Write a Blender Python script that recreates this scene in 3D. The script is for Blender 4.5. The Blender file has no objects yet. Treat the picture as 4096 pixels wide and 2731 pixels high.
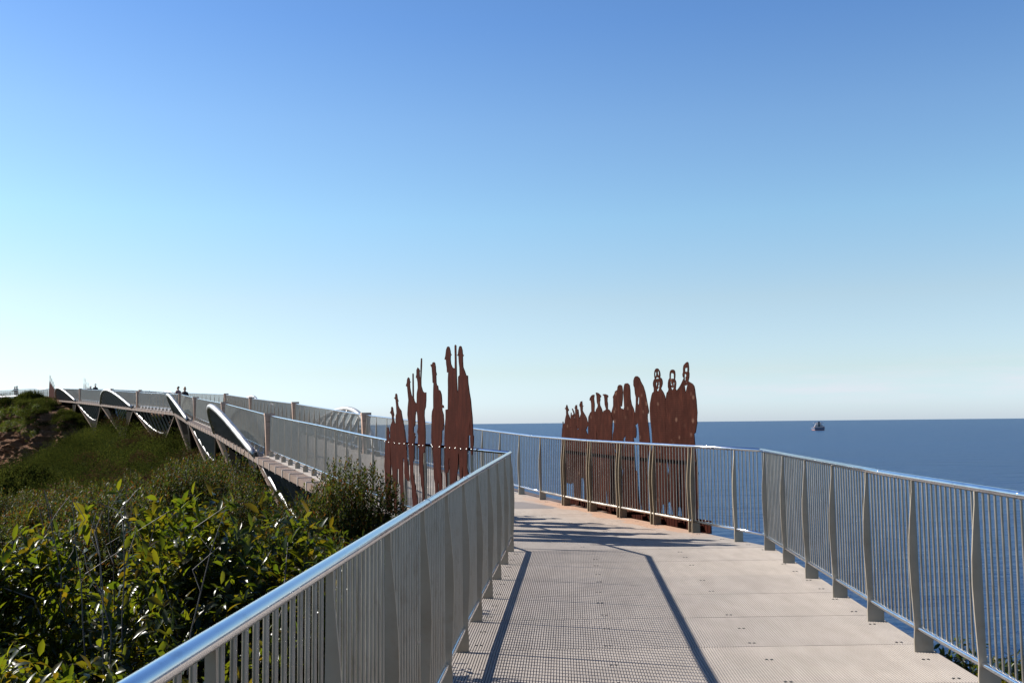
SILH={"L":{"trio":[[[5.928,0.074],[6.069,0.534],[6.135,0.91],[6.102,1.228],[6.037,1.377],[5.973,1.42],[5.94,1.483],[5.957,1.546],[5.916,1.641],[5.868,1.652],[5.813,1.606],[5.773,1.547],[5.821,1.484],[5.781,1.433],[5.726,1.402],[5.718,1.527],[5.71,1.652],[5.639,1.718],[5.577,1.755],[5.6,1.859],[5.655,1.897],[5.733,1.919],[5.655,1.953],[5.639,2.021],[5.584,2.029],[5.53,2.003],[5.499,1.94],[5.445,1.867],[5.484,1.847],[5.476,1.785],[5.423,1.734],[5.354,1.703],[5.324,1.764],[5.331,1.856],[5.278,1.906],[5.308,2.06],[5.346,2.153],[5.445,2.187],[5.368,2.205],[5.353,2.256],[5.292,2.265],[5.239,2.232],[5.217,2.17],[5.157,2.122],[5.195,2.103],[5.165,2.037],[5.091,1.991],[4.966,1.942],[4.916,1.851],[4.801,1.691],[4.709,1.533],[4.66,1.395],[4.626,1.258],[4.571,1.083],[4.502,0.891],[4.455,0.743],[4.477,0.699],[4.516,0.709],[4.61,0.728],[4.729,0.765],[4.779,0.838],[4.773,0.972],[4.778,1.067],[4.812,1.109],[4.841,1.089],[4.859,1.009],[4.843,0.772],[4.826,0.568],[4.804,0.396],[4.825,0.159],[4.94,0.15],[4.977,0.385],[5.035,0.588],[5.096,0.681],[5.125,0.888],[5.178,0.9],[5.229,0.89],[5.241,0.673],[5.277,0.55],[5.26,0.374],[5.273,0.124],[5.414,0.113],[5.49,0.351],[5.508,0.497],[5.535,0.692],[5.594,0.886],[5.637,0.983],[5.668,1.081],[5.687,1.213],[5.699,1.313],[5.71,1.319],[5.726,1.319],[5.712,1.312],[5.706,1.08],[5.674,0.966],[5.712,0.881],[5.681,0.734],[5.65,0.596],[5.644,0.325],[5.583,0.1]]],"pair_a":[[[4.23,0.204],[4.256,0.378],[4.287,0.49],[4.335,0.641],[4.375,0.755],[4.402,0.869],[4.433,1.1],[4.482,1.255],[4.527,1.309],[4.512,1.495],[4.511,1.73],[4.566,1.867],[4.544,2.005],[4.501,2.122],[4.543,2.241],[4.584,2.361],[4.662,2.38],[4.598,2.441],[4.576,2.499],[4.513,2.526],[4.443,2.503],[4.416,2.449],[4.368,2.439],[4.416,2.423],[4.403,2.335],[4.355,2.255],[4.308,2.195],[4.247,2.174],[4.252,2.426],[4.251,2.572],[4.223,2.581],[4.196,2.57],[4.185,2.346],[4.179,2.152],[4.133,2.093],[4.04,2.053],[4.0,2.071],[3.992,2.224],[3.932,2.318],[3.944,2.414],[3.983,2.482],[4.049,2.499],[4.009,2.551],[4.008,2.628],[3.942,2.666],[3.87,2.639],[3.818,2.602],[3.838,2.581],[3.826,2.504],[3.794,2.461],[3.781,2.46],[3.766,2.691],[3.745,2.807],[3.719,2.813],[3.694,2.804],[3.701,2.687],[3.742,2.443],[3.737,2.348],[3.648,2.251],[3.566,2.226],[3.46,2.226],[3.461,2.096],[3.487,1.985],[3.55,1.93],[3.564,1.837],[3.527,1.725],[3.51,1.558],[3.512,1.355],[3.551,1.224],[3.573,1.229],[3.636,1.216],[3.645,1.086],[3.626,0.938],[3.602,0.828],[3.588,0.681],[3.567,0.527],[3.558,0.256],[3.633,0.25],[3.668,0.521],[3.735,0.673],[3.797,0.819],[3.85,0.952],[3.867,1.094],[3.858,1.268],[3.953,1.347],[3.919,1.499],[3.965,1.566],[3.931,1.651],[3.962,1.841],[4.001,1.928],[4.027,1.942],[4.054,1.9],[4.081,1.843],[4.102,1.689],[4.19,1.642],[4.177,1.555],[4.084,1.536],[4.137,1.507],[4.064,1.489],[4.111,1.45],[4.145,1.344],[4.147,1.223],[4.156,1.139],[4.224,1.03],[4.212,0.877],[4.159,0.742],[4.093,0.654],[4.036,0.544],[3.972,0.423],[3.914,0.229]]],"single":[[[2.955,0.302],[2.983,0.635],[2.996,0.748],[3.042,0.853],[3.073,0.996],[3.09,1.139],[3.108,1.269],[3.17,1.342],[3.186,1.505],[3.16,1.651],[3.158,1.833],[3.133,1.905],[3.067,1.959],[3.07,2.159],[3.063,2.268],[3.05,2.362],[3.098,2.375],[3.108,2.47],[3.131,2.563],[3.143,2.622],[3.203,2.659],[3.196,2.677],[3.136,2.673],[3.087,2.703],[3.028,2.705],[2.975,2.686],[2.94,2.625],[2.929,2.552],[2.889,2.496],[2.918,2.476],[2.908,2.37],[2.885,2.324],[2.827,2.313],[2.799,2.249],[2.707,2.228],[2.64,2.164],[2.619,2.075],[2.62,2.004],[2.541,1.988],[2.525,1.949],[2.57,1.95],[2.62,1.969],[2.61,1.915],[2.543,1.844],[2.523,1.721],[2.552,1.601],[2.614,1.594],[2.622,1.474],[2.679,1.32],[2.695,1.186],[2.68,1.08],[2.682,0.968],[2.649,0.871],[2.629,0.711],[2.612,0.329],[2.759,0.318],[2.779,0.682],[2.805,0.779],[2.832,0.82],[2.842,0.749],[2.835,0.65],[2.839,0.311]]],"pair_b":[[[2.413,0.344],[2.424,0.771],[2.46,0.88],[2.487,0.976],[2.501,1.086],[2.488,1.191],[2.498,1.296],[2.501,1.301],[2.504,1.476],[2.479,1.651],[2.438,1.79],[2.436,1.921],[2.326,1.928],[2.319,2.067],[2.31,2.258],[2.314,2.381],[2.295,2.498],[2.356,2.501],[2.365,2.576],[2.392,2.63],[2.402,2.701],[2.474,2.714],[2.429,2.773],[2.394,2.859],[2.349,2.899],[2.294,2.906],[2.24,2.891],[2.192,2.827],[2.177,2.782],[2.129,2.762],[2.177,2.756],[2.189,2.705],[2.169,2.625],[2.095,2.564],[2.021,2.548],[1.984,2.534],[1.976,2.674],[1.983,2.894],[1.951,2.906],[1.915,2.889],[1.908,2.67],[1.897,2.413],[1.87,2.178],[1.855,2.167],[1.833,2.207],[1.825,2.41],[1.758,2.432],[1.761,2.542],[1.79,2.629],[1.804,2.723],[1.876,2.736],[1.829,2.75],[1.802,2.816],[1.765,2.864],[1.724,2.87],[1.678,2.858],[1.634,2.804],[1.615,2.735],[1.57,2.716],[1.616,2.699],[1.612,2.618],[1.598,2.542],[1.53,2.479],[1.467,2.413],[1.398,2.407],[1.385,2.307],[1.33,2.157],[1.274,2.041],[1.239,1.894],[1.208,1.78],[1.196,1.65],[1.189,1.537],[1.161,1.513],[1.173,1.392],[1.203,1.327],[1.219,1.243],[1.252,1.246],[1.27,1.31],[1.295,1.488],[1.305,1.715],[1.314,1.724],[1.321,1.65],[1.304,1.528],[1.376,1.523],[1.379,1.389],[1.405,1.323],[1.45,1.257],[1.435,1.252],[1.44,1.121],[1.451,1.056],[1.409,0.979],[1.377,0.864],[1.366,0.425],[1.581,0.408],[1.604,0.787],[1.634,0.943],[1.644,1.055],[1.656,1.055],[1.662,0.982],[1.673,0.783],[1.69,0.4],[1.741,0.396],[1.754,0.779],[1.771,0.944],[1.79,1.056],[1.802,1.243],[1.823,1.257],[1.844,1.235],[1.85,1.121],[1.872,1.0],[1.932,0.877],[1.959,0.768],[1.986,0.377],[2.229,0.358],[2.239,0.808],[2.25,1.026],[2.257,1.163],[2.276,1.178],[2.292,1.148],[2.297,1.079],[2.287,1.011],[2.327,0.951],[2.364,0.942],[2.393,0.952],[2.385,0.745],[2.369,0.348]]]},"R":{"hats":[[[7.309,0.53],[7.335,0.727],[7.387,1.32],[7.373,1.425],[7.358,1.488],[7.348,1.551],[7.32,1.624],[7.313,1.666],[7.316,1.718],[7.303,1.723],[7.288,1.716],[7.287,1.671],[7.249,1.668],[7.23,1.687],[7.209,1.697],[7.194,1.759],[7.167,1.811],[7.132,1.863],[7.136,1.946],[7.153,1.972],[7.191,1.98],[7.186,1.999],[7.147,2.004],[7.125,2.045],[7.094,2.062],[7.065,2.033],[7.041,1.986],[7.009,1.97],[7.003,1.946],[7.036,1.936],[7.049,1.914],[7.031,1.867],[6.996,1.846],[6.958,1.799],[6.94,1.747],[6.924,1.768],[6.916,1.84],[6.899,1.896],[6.887,1.901],[6.877,1.894],[6.871,1.844],[6.827,1.854],[6.782,1.864],[6.776,1.889],[6.847,1.975],[6.834,1.983],[6.82,1.977],[6.75,1.92],[6.714,1.853],[6.693,1.868],[6.687,1.909],[6.692,1.98],[6.723,1.991],[6.72,2.001],[6.686,2.011],[6.682,2.041],[6.611,2.05],[6.601,2.009],[6.597,1.968],[6.542,1.957],[6.524,1.876],[6.507,1.805],[6.485,1.77],[6.468,1.825],[6.426,1.86],[6.423,1.885],[6.44,1.935],[6.452,2.006],[6.487,2.027],[6.478,2.062],[6.446,2.087],[6.441,2.107],[6.362,2.12],[6.354,2.085],[6.342,2.029],[6.29,2.021],[6.338,2.009],[6.345,1.934],[6.318,1.908],[6.238,1.848],[6.17,1.792],[6.138,1.732],[6.116,1.693],[6.106,1.653],[6.143,1.613],[6.203,1.554],[6.17,1.504],[6.114,1.455],[6.092,1.357],[6.129,0.775],[6.143,0.4],[6.172,0.025],[6.275,0.017],[6.293,0.166],[6.322,0.49],[6.356,0.602],[6.4,0.631],[6.439,0.636],[6.467,0.597],[6.469,0.229],[6.403,0.007],[6.454,0.003],[6.508,0.151],[6.561,0.185],[6.65,0.001],[6.712,-0.003],[6.745,0.173],[6.821,0.232],[6.827,0.489],[6.889,0.499],[6.969,0.462],[7.038,0.478],[7.118,0.474]],[[6.748,1.858],[6.734,1.838],[6.725,1.797],[6.742,1.751],[6.756,1.767],[6.758,1.838]],[[6.58,1.917],[6.561,1.907],[6.577,1.862],[6.592,1.867],[6.59,1.897]],[[6.651,1.642],[6.627,1.632],[6.611,1.603],[6.588,1.578],[6.564,1.583],[6.532,1.603],[6.549,1.578],[6.582,1.548],[6.603,1.563],[6.625,1.603]],[[6.94,1.612],[6.905,1.603],[6.91,1.591],[6.935,1.597]]],"caps":[[[6.126,0.078],[6.128,0.401],[6.099,0.776],[6.09,1.315],[6.107,1.455],[6.098,1.69],[6.082,1.807],[5.998,1.888],[5.943,1.911],[5.948,2.063],[5.972,2.122],[6.016,2.123],[6.003,2.17],[5.931,2.215],[5.877,2.229],[5.812,2.23],[5.802,2.211],[5.821,2.153],[5.798,2.036],[5.814,1.921],[5.767,1.885],[5.738,1.943],[5.673,1.988],[5.656,2.022],[5.696,2.08],[5.707,2.196],[5.737,2.262],[5.715,2.268],[5.652,2.259],[5.575,2.232],[5.514,2.195],[5.52,2.173],[5.551,2.169],[5.548,2.123],[5.57,2.078],[5.562,2.02],[5.502,1.962],[5.444,1.869],[5.417,1.915],[5.35,1.925],[5.309,1.942],[5.361,2.027],[5.372,2.141],[5.39,2.199],[5.436,2.207],[5.425,2.227],[5.328,2.226],[5.227,2.201],[5.208,2.171],[5.244,2.16],[5.252,2.093],[5.234,2.047],[5.238,1.946],[5.163,1.922],[5.101,1.865],[5.112,1.868],[5.077,1.801],[5.033,1.745],[5.059,1.67],[5.069,1.585],[5.077,1.482],[5.107,1.359],[4.711,0.832],[4.747,0.597],[4.782,0.363],[4.806,0.082],[5.263,0.07],[5.316,0.09],[5.315,0.233],[5.349,0.47],[5.377,0.444],[5.393,0.324],[5.391,0.084],[5.81,0.101]],[[5.74,1.584],[5.727,1.516],[5.71,1.439],[5.7,1.362],[5.718,1.359],[5.736,1.458],[5.746,1.536]]],"pair_backs":[[[4.755,0.086],[4.731,0.366],[4.696,0.6],[4.661,0.834],[5.082,1.36],[5.049,1.472],[5.013,1.529],[4.989,1.613],[4.989,1.679],[5.007,1.735],[5.05,1.792],[5.099,1.866],[5.055,1.933],[5.022,1.984],[5.011,1.998],[5.006,2.132],[5.019,2.165],[4.953,2.219],[4.927,2.263],[4.838,2.287],[4.817,2.348],[4.767,2.375],[4.705,2.375],[4.648,2.353],[4.623,2.275],[4.63,2.122],[4.669,1.98],[4.726,1.985],[4.708,1.948],[4.642,1.94],[4.615,1.909],[4.575,1.967],[4.587,2.12],[4.601,2.23],[4.579,2.317],[4.548,2.382],[4.491,2.395],[4.421,2.392],[4.353,2.352],[4.334,2.265],[4.327,2.113],[4.286,2.005],[4.225,1.939],[4.183,1.853],[4.181,1.811],[4.173,1.721],[4.164,1.631],[4.132,1.586],[4.133,1.47],[4.164,1.416],[4.202,1.416],[4.249,1.424],[4.227,1.352],[4.192,0.852],[4.126,0.833],[4.109,0.574],[4.078,0.295],[4.045,0.141],[4.369,0.116]],[[4.557,1.469],[4.544,1.456],[4.56,1.357],[4.582,1.22],[4.614,1.009],[4.626,1.1],[4.631,1.264],[4.633,1.402],[4.593,1.419]]],"hooded":[[[3.986,0.146],[4.014,0.3],[4.038,0.578],[4.054,0.858],[4.026,1.354],[4.037,1.513],[4.051,1.597],[4.073,1.69],[4.11,1.661],[4.156,1.646],[4.177,1.672],[4.165,1.853],[4.131,2.023],[4.126,2.13],[4.155,2.194],[4.173,2.302],[4.207,2.346],[4.204,2.432],[4.165,2.484],[4.11,2.505],[4.052,2.5],[3.978,2.465],[3.936,2.404],[3.839,2.311],[3.779,2.204],[3.721,2.035],[3.668,1.888],[3.683,1.838],[3.712,1.843],[3.72,1.764],[3.685,1.597],[3.653,1.36],[3.78,0.869],[3.772,0.537],[3.767,0.141]],[[4.022,2.163],[4.002,2.115],[4.015,2.02],[4.048,1.968],[4.063,2.043],[4.041,2.127]]],"helmet":[[[3.688,0.114],[3.681,0.543],[3.677,0.873],[3.563,1.289],[3.586,1.562],[3.596,1.611],[3.624,1.733],[3.63,1.856],[3.632,1.938],[3.616,2.02],[3.592,2.076],[3.564,2.141],[3.532,2.189],[3.478,2.212],[3.475,2.269],[3.498,2.311],[3.501,2.36],[3.478,2.4],[3.435,2.43],[3.45,2.464],[3.451,2.513],[3.437,2.561],[3.403,2.592],[3.353,2.601],[3.313,2.591],[3.274,2.56],[3.251,2.519],[3.245,2.478],[3.255,2.442],[3.207,2.424],[3.18,2.387],[3.175,2.338],[3.193,2.299],[3.23,2.26],[3.223,2.24],[3.184,2.214],[3.138,2.169],[3.101,2.112],[3.098,2.04],[3.107,1.849],[3.113,1.611],[3.104,0.896],[3.073,0.865],[3.071,0.769],[3.049,0.526],[3.06,0.377],[3.104,0.342],[3.133,0.159],[3.202,0.154],[3.216,0.324],[3.247,0.332],[3.299,0.302],[3.332,0.143],[3.398,0.138],[3.449,0.209],[3.476,0.359],[3.498,0.608],[3.534,0.802],[3.568,0.79],[3.595,0.438],[3.62,0.12]],[[3.413,2.543],[3.389,2.542],[3.375,2.517],[3.387,2.477],[3.409,2.462],[3.426,2.479],[3.43,2.511]],[[3.328,2.549],[3.298,2.549],[3.287,2.512],[3.293,2.48],[3.315,2.472],[3.332,2.498],[3.337,2.523]],[[3.399,2.427],[3.385,2.443],[3.36,2.448],[3.319,2.444],[3.296,2.432],[3.298,2.421],[3.337,2.426],[3.383,2.418]],[[3.296,2.377],[3.282,2.367],[3.28,2.302],[3.292,2.254],[3.313,2.223],[3.346,2.208],[3.37,2.225],[3.376,2.244],[3.345,2.246],[3.341,2.262],[3.311,2.271],[3.313,2.287],[3.351,2.285],[3.326,2.304],[3.308,2.336],[3.317,2.356]],[[3.388,2.367],[3.365,2.374],[3.357,2.346],[3.375,2.306],[3.389,2.274],[3.402,2.291],[3.403,2.339]]],"faces":[[[3.053,0.378],[3.044,0.58],[3.062,0.791],[3.029,0.899],[3.115,1.297],[3.106,1.611],[3.099,1.849],[3.09,2.04],[3.075,2.095],[3.064,2.127],[3.043,2.174],[2.994,2.204],[2.98,2.235],[2.999,2.275],[2.996,2.331],[2.978,2.386],[2.938,2.416],[2.935,2.479],[2.917,2.526],[2.885,2.548],[2.838,2.553],[2.792,2.544],[2.763,2.518],[2.754,2.47],[2.759,2.423],[2.769,2.384],[2.747,2.368],[2.732,2.328],[2.743,2.274],[2.753,2.227],[2.724,2.203],[2.669,2.232],[2.607,2.276],[2.544,2.336],[2.505,2.38],[2.489,2.395],[2.518,2.42],[2.524,2.459],[2.504,2.496],[2.502,2.55],[2.487,2.596],[2.457,2.617],[2.396,2.645],[2.36,2.649],[2.338,2.633],[2.326,2.587],[2.322,2.525],[2.33,2.495],[2.317,2.464],[2.323,2.403],[2.352,2.339],[2.295,2.318],[2.224,2.292],[2.176,2.252],[2.157,2.191],[2.14,2.1],[2.123,2.024],[2.114,1.911],[2.106,1.836],[2.123,1.723],[2.117,1.674],[2.171,1.522],[2.215,1.503],[2.198,1.341],[2.143,0.934],[2.117,0.885],[2.158,0.823],[2.141,0.582],[2.169,0.479],[2.142,0.36],[2.172,0.328],[2.176,0.137],[2.325,0.144],[2.327,0.316],[2.355,0.141],[2.641,0.148],[2.665,0.291],[2.683,0.331],[2.66,0.602],[2.678,0.653],[2.703,0.329],[2.751,0.315],[2.783,0.157],[2.882,0.148],[2.889,0.316],[2.926,0.176],[2.962,0.31],[3.011,0.381]],[[2.895,2.493],[2.864,2.496],[2.81,2.485],[2.796,2.472],[2.795,2.393],[2.83,2.403],[2.876,2.403],[2.907,2.398],[2.904,2.462]],[[2.917,2.363],[2.901,2.364],[2.886,2.35],[2.888,2.319],[2.849,2.308],[2.857,2.3],[2.893,2.297],[2.879,2.263],[2.844,2.25],[2.823,2.269],[2.824,2.348],[2.802,2.335],[2.785,2.34],[2.791,2.307],[2.814,2.245],[2.854,2.211],[2.884,2.232],[2.908,2.288]],[[2.445,2.551],[2.364,2.557],[2.371,2.493],[2.448,2.497]],[[2.464,2.461],[2.411,2.453],[2.407,2.424],[2.437,2.4],[2.427,2.377],[2.449,2.335],[2.465,2.355],[2.467,2.402]],[[2.475,2.288],[2.436,2.27],[2.375,2.296],[2.398,2.245],[2.43,2.177],[2.445,2.151],[2.46,2.224]],[[2.444,2.331],[2.408,2.328],[2.422,2.311]]]},"bolts":[[6.078,1.37],[5.797,1.364],[5.386,1.355],[5.071,1.349],[4.745,1.35],[4.465,1.345],[4.212,1.343],[3.836,1.338],[3.619,1.336],[3.104,1.329],[2.731,1.332],[2.451,1.326],[2.217,1.324],[1.958,1.324],[1.702,1.319],[1.448,1.322],[1.241,1.325]]}
import bpy, math, random
import numpy as np
from mathutils import Vector, Matrix
from mathutils.geometry import tessellate_polygon
random.seed(7); rng=np.random.default_rng(11)
C=bpy.context.scene.collection
R=math.radians
# ---------------------------------------------------------------- helpers
class MB:
    def __init__(s): s.v=[]; s.f=[]
    def add(s,v,f):
        o=len(s.v); s.v+= [tuple(p) for p in v]; s.f+= [tuple(i+o for i in q) for q in f]
    def box(s,c,ax,ay,az,hx,hy,hz):
        c=Vector(c); ax=Vector(ax)*hx; ay=Vector(ay)*hy; az=Vector(az)*hz
        v=[c+ax*i+ay*j+az*k for k in(-1,1) for j in(-1,1) for i in(-1,1)]
        s.add(v,[(0,2,3,1),(4,5,7,6),(0,1,5,4),(2,6,7,3),(0,4,6,2),(1,3,7,5)])
    def tube(s,pts,r,n=8,cap=True):
        pts=[Vector(p) for p in pts]; rs=r if isinstance(r,(list,tuple)) else [r]*len(pts)
        rings=[]
        up=None
        for i,p in enumerate(pts):
            a=pts[max(i-1,0)]; b=pts[min(i+1,len(pts)-1)]
            t=(b-a).normalized()
            if 0<i<len(pts)-1:
                t1=(p-a).normalized(); k=1/max(.5,t.dot(t1))
            else: k=1
            if up is None: up=Vector((0,0,1)) if abs(t.z)<.9 else Vector((1,0,0))
            x=t.cross(up).normalized(); y=x.cross(t).normalized(); 
            if abs(t.z)>=.9: up=y
            rings.append([p+x*(rs[i]*math.cos(q)*k)+y*(rs[i]*math.sin(q)) for q in [2*math.pi*j/n for j in range(n)]])
        v=[q for g in rings for q in g]; f=[]
        for i in range(len(rings)-1):
            for j in range(n):
                a=i*n+j; b=i*n+(j+1)%n; f.append((a,b,b+n,a+n))
        if cap:
            f.append(tuple(range(n))[::-1]); f.append(tuple((len(rings)-1)*n+j for j in range(n)))
        s.add(v,f)
    def sweep(s,prof,frames):   # prof: list of (a,b); frames: list of (origin, A, B)
        n=len(prof); v=[]
        for o,A,Bv in frames:
            v+=[Vector(o)+Vector(A)*a+Vector(Bv)*b for a,b in prof]
        f=[]
        for i in range(len(frames)-1):
            for j in range(n):
                a=i*n+j;b=i*n+(j+1)%n; f.append((a,b,b+n,a+n))
        f.append(tuple(range(n))[::-1]); f.append(tuple((len(frames)-1)*n+j for j in range(n)))
        s.add(v,f)
    def dome(s,c,d,r,n=8):
        c=Vector(c); d=Vector(d).normalized(); x=d.orthogonal().normalized(); y=d.cross(x)
        v=[];f=[]
        lv=[(1,0),(.9,.45),(.55,.85)]
        for a,b in lv: v+=[c+(x*math.cos(q)+y*math.sin(q))*r*a+d*r*b*.8 for q in [2*math.pi*j/n for j in range(n)]]
        v.append(c+d*r*.8)
        for i in range(2):
            for j in range(n): f.append((i*n+j,i*n+(j+1)%n,(i+1)*n+(j+1)%n,(i+1)*n+j))
        for j in range(n): f.append((2*n+j,2*n+(j+1)%n,3*n))
        s.add(v,f)
    def mesh(s,name,mat,smooth=False):
        m=bpy.data.meshes.new(name); m.from_pydata(s.v,[],s.f); m.update()
        m.materials.append(mat)
        if smooth: m.shade_smooth()
        return m
    def build(s,name,mat,parent=None,smooth=False):
        return link(name,s.mesh(name,mat,smooth),parent)
def link(name,me,parent=None,loc=None,rz=0):
    o=bpy.data.objects.new(name,me); C.objects.link(o)
    if loc is not None: o.location=loc; o.rotation_euler=(0,0,rz)
    if parent is not None: 
        o.parent=parent; o.matrix_parent_inverse=Matrix.Identity(4) if loc is not None else parent_inv(parent)
    return o
def parent_inv(p):
    m=Matrix.Identity(4); q=p; 
    m=Matrix.Translation(p.location)@Matrix.Rotation(p.rotation_euler.z,4,'Z')
    return m.inverted()
def tag(o,label=None,cat=None,group=None,kind=None):
    if label: o['label']=label
    if cat: o['category']=cat
    if group: o['group']=group
    if kind: o['kind']=kind
    return o
def thing(name,label,cat,loc=(0,0,0),rz=0,group=None):
    o=bpy.data.objects.new(name,None); C.objects.link(o); o.location=loc; o.rotation_euler=(0,0,rz)
    o.empty_display_size=.2
    return tag(o,label,cat,group)
def plate(me,loops,org,u,nrm,th):
    """flat cut steel plate: loops of (s,z); outer first, then holes"""
    org=Vector((org[0],org[1],0)); u=Vector((u[0],u[1],0)); nr=Vector((nrm[0],nrm[1],0))
    vl=[[Vector((p[0],p[1],0)) for p in L] for L in loops]
    tri=tessellate_polygon(vl)
    flat=[p for L in loops for p in L]; n=len(flat)
    P=[org+u*p[0]+Vector((0,0,p[1])) for p in flat]
    v=[p for p in P]+[p+nr*th for p in P]
    f=[tuple(t) for t in tri]+[tuple(i+n for i in t)[::-1] for t in tri]
    o=0
    for L in loops:
        k=len(L)
        for i in range(k): f.append((o+i,o+(i+1)%k,o+(i+1)%k+n,o+i+n))
        o+=k
    me.add(v,f)
# ---------------------------------------------------------------- materials
def newmat(name):
    m=bpy.data.materials.new(name); m.use_nodes=True; nt=m.node_tree
    return m,nt,nt.nodes['Principled BSDF'],nt.nodes,nt.links
def noise(nt,scale,detail=4,rough=.6,vec=None,dist=0):
    n=nt.nodes.new('ShaderNodeTexNoise'); n.inputs['Scale'].default_value=scale; n.inputs['Detail'].default_value=detail
    n.inputs['Roughness'].default_value=rough; n.inputs['Distortion'].default_value=dist
    if vec is not None: nt.links.new(vec,n.inputs['Vector'])
    return n
def coords(nt,kind='Object',scale=None,rot=None):
    t=nt.nodes.new('ShaderNodeTexCoord'); o=t.outputs[kind]
    if scale or rot:
        m=nt.nodes.new('ShaderNodeMapping'); nt.links.new(o,m.inputs['Vector'])
        if scale: m.inputs['Scale'].default_value=scale
        if rot: m.inputs['Rotation'].default_value=rot
        o=m.outputs['Vector']
    return o
def worldpos(nt,scale=None,rot=None):
    g=nt.nodes.new('ShaderNodeNewGeometry'); o=g.outputs['Position']
    if scale or rot:
        m=nt.nodes.new('ShaderNodeMapping'); nt.links.new(o,m.inputs['Vector'])
        if scale: m.inputs['Scale'].default_value=scale
        if rot: m.inputs['Rotation'].default_value=rot
        o=m.outputs['Vector']
    return o
def ramp(nt,fac,stops):
    r=nt.nodes.new('ShaderNodeValToRGB'); e=r.color_ramp.elements
    while len(e)<len(stops): e.new(.5)
    for i,(p,c) in enumerate(stops): e[i].position=p; e[i].color=(*c,1) if len(c)==3 else c
    nt.links.new(fac,r.inputs[0]); return r
def bump(nt,h,strength,dist,bsdf):
    b=nt.nodes.new('ShaderNodeBump'); b.inputs['Strength'].default_value=strength; b.inputs['Distance'].default_value=dist
    nt.links.new(h,b.inputs['Height']); nt.links.new(b.outputs[0],bsdf.inputs['Normal']); return b
def mixc(nt,fac,a,b,mode='MIX'):
    m=nt.nodes.new('ShaderNodeMix'); m.data_type='RGBA'; m.blend_type=mode
    for s,x in ((m.inputs['Factor'],fac),(m.inputs['A'],a),(m.inputs['B'],b)):
        if isinstance(x,(int,float)): s.default_value=x
        elif isinstance(x,tuple): s.default_value=(*x,1)
        else: nt.links.new(x,s)
    return m.outputs['Result']
def math_(nt,op,a,b=None,clamp=False):
    m=nt.nodes.new('ShaderNodeMath'); m.operation=op; m.use_clamp=clamp
    for s,x in ((m.inputs[0],a),(m.inputs[1],b)):
        if x is None: continue
        if isinstance(x,(int,float)): s.default_value=x
        else: nt.links.new(x,s)
    return m.outputs[0]

def metal(name,base,rough,metallic=1.,var=.12,dirt=None,scale=(6,6,6),bmp=0,spec=.5):
    m,nt,b,N,L=newmat(name)
    p=worldpos(nt,scale); n=noise(nt,1.,5,.65,p)
    c=ramp(nt,n.outputs['Fac'],[(.3,tuple(x*(1-var) for x in base)),(.7,tuple(min(1,x*(1+var)) for x in base))]).outputs[0]
    if dirt:
        n2=noise(nt,2.3,6,.7,p); f=ramp(nt,n2.outputs['Fac'],[(.52,(0,0,0)),(.75,(1,1,1))])
        c=mixc(nt,math_(nt,'MULTIPLY',f.outputs[0],.7),c,dirt)
    L.new(c,b.inputs['Base Color']); b.inputs['Metallic'].default_value=metallic; b.inputs['Specular IOR Level'].default_value=spec
    r=ramp(nt,n.outputs['Fac'],[(.3,(rough*.8,)*3),(.75,(min(1,rough*1.3),)*3)]); L.new(r.outputs[0],b.inputs['Roughness'])
    if bmp: bump(nt,n.outputs['Fac'],bmp,.002,b)
    return m
M={}
M['rail']=metal('polished_steel_tube',(.74,.75,.78),.17,1,.05,(.42,.38,.36),(3,3,9),.1)
M['rail_rust']=metal('rust_spotted_steel_tube',(.62,.55,.47),.34,1,.12,(.38,.2,.09),(6,6,6))
M['bar']=metal('baluster_steel',(.285,.265,.235),.40,.85,.10,(.17,.135,.105),(9,9,3))
M['post']=metal('brushed_steel_fin',(.32,.275,.215),.5,.6,.10,(.27,.21,.15),(4,4,4))
M['post_rust']=metal('rust_washed_fin',(.21,.165,.11),.6,.35,.15,(.12,.07,.032),(5,5,2))
M['arch']=metal('stainless_arch_tube',(.33,.325,.32),.46,.95,.06,(.25,.23,.21),(1.5,1.5,1.5))
M['rib']=metal('stainless_arch_slat',(.20,.185,.17),.45,.8,.08)
M['beam']=metal('blasted_edge_beam',(.145,.103,.080),.6,.15,.10,(.11,.076,.058),(2,2,2),spec=.3)
M['band']=metal('clip_steel',(.42,.37,.33),.5,.2,.05)
M['pier']=metal('shade_darkened_pier_plate',(.013,.0115,.0095),.85,.0,.15,spec=.05)  # dark plate colour taken darker still, standing in for shade on the faces
M['pylon']=metal('pink_bronze_panel',(.40,.27,.20),.55,.15,.06)
M['dark']=metal('dark_steel',(.03,.03,.03),.5,.5,.1)
M['bolt']=metal('bright_bolt',(.40,.38,.35),.30,.9,.05)
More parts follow.
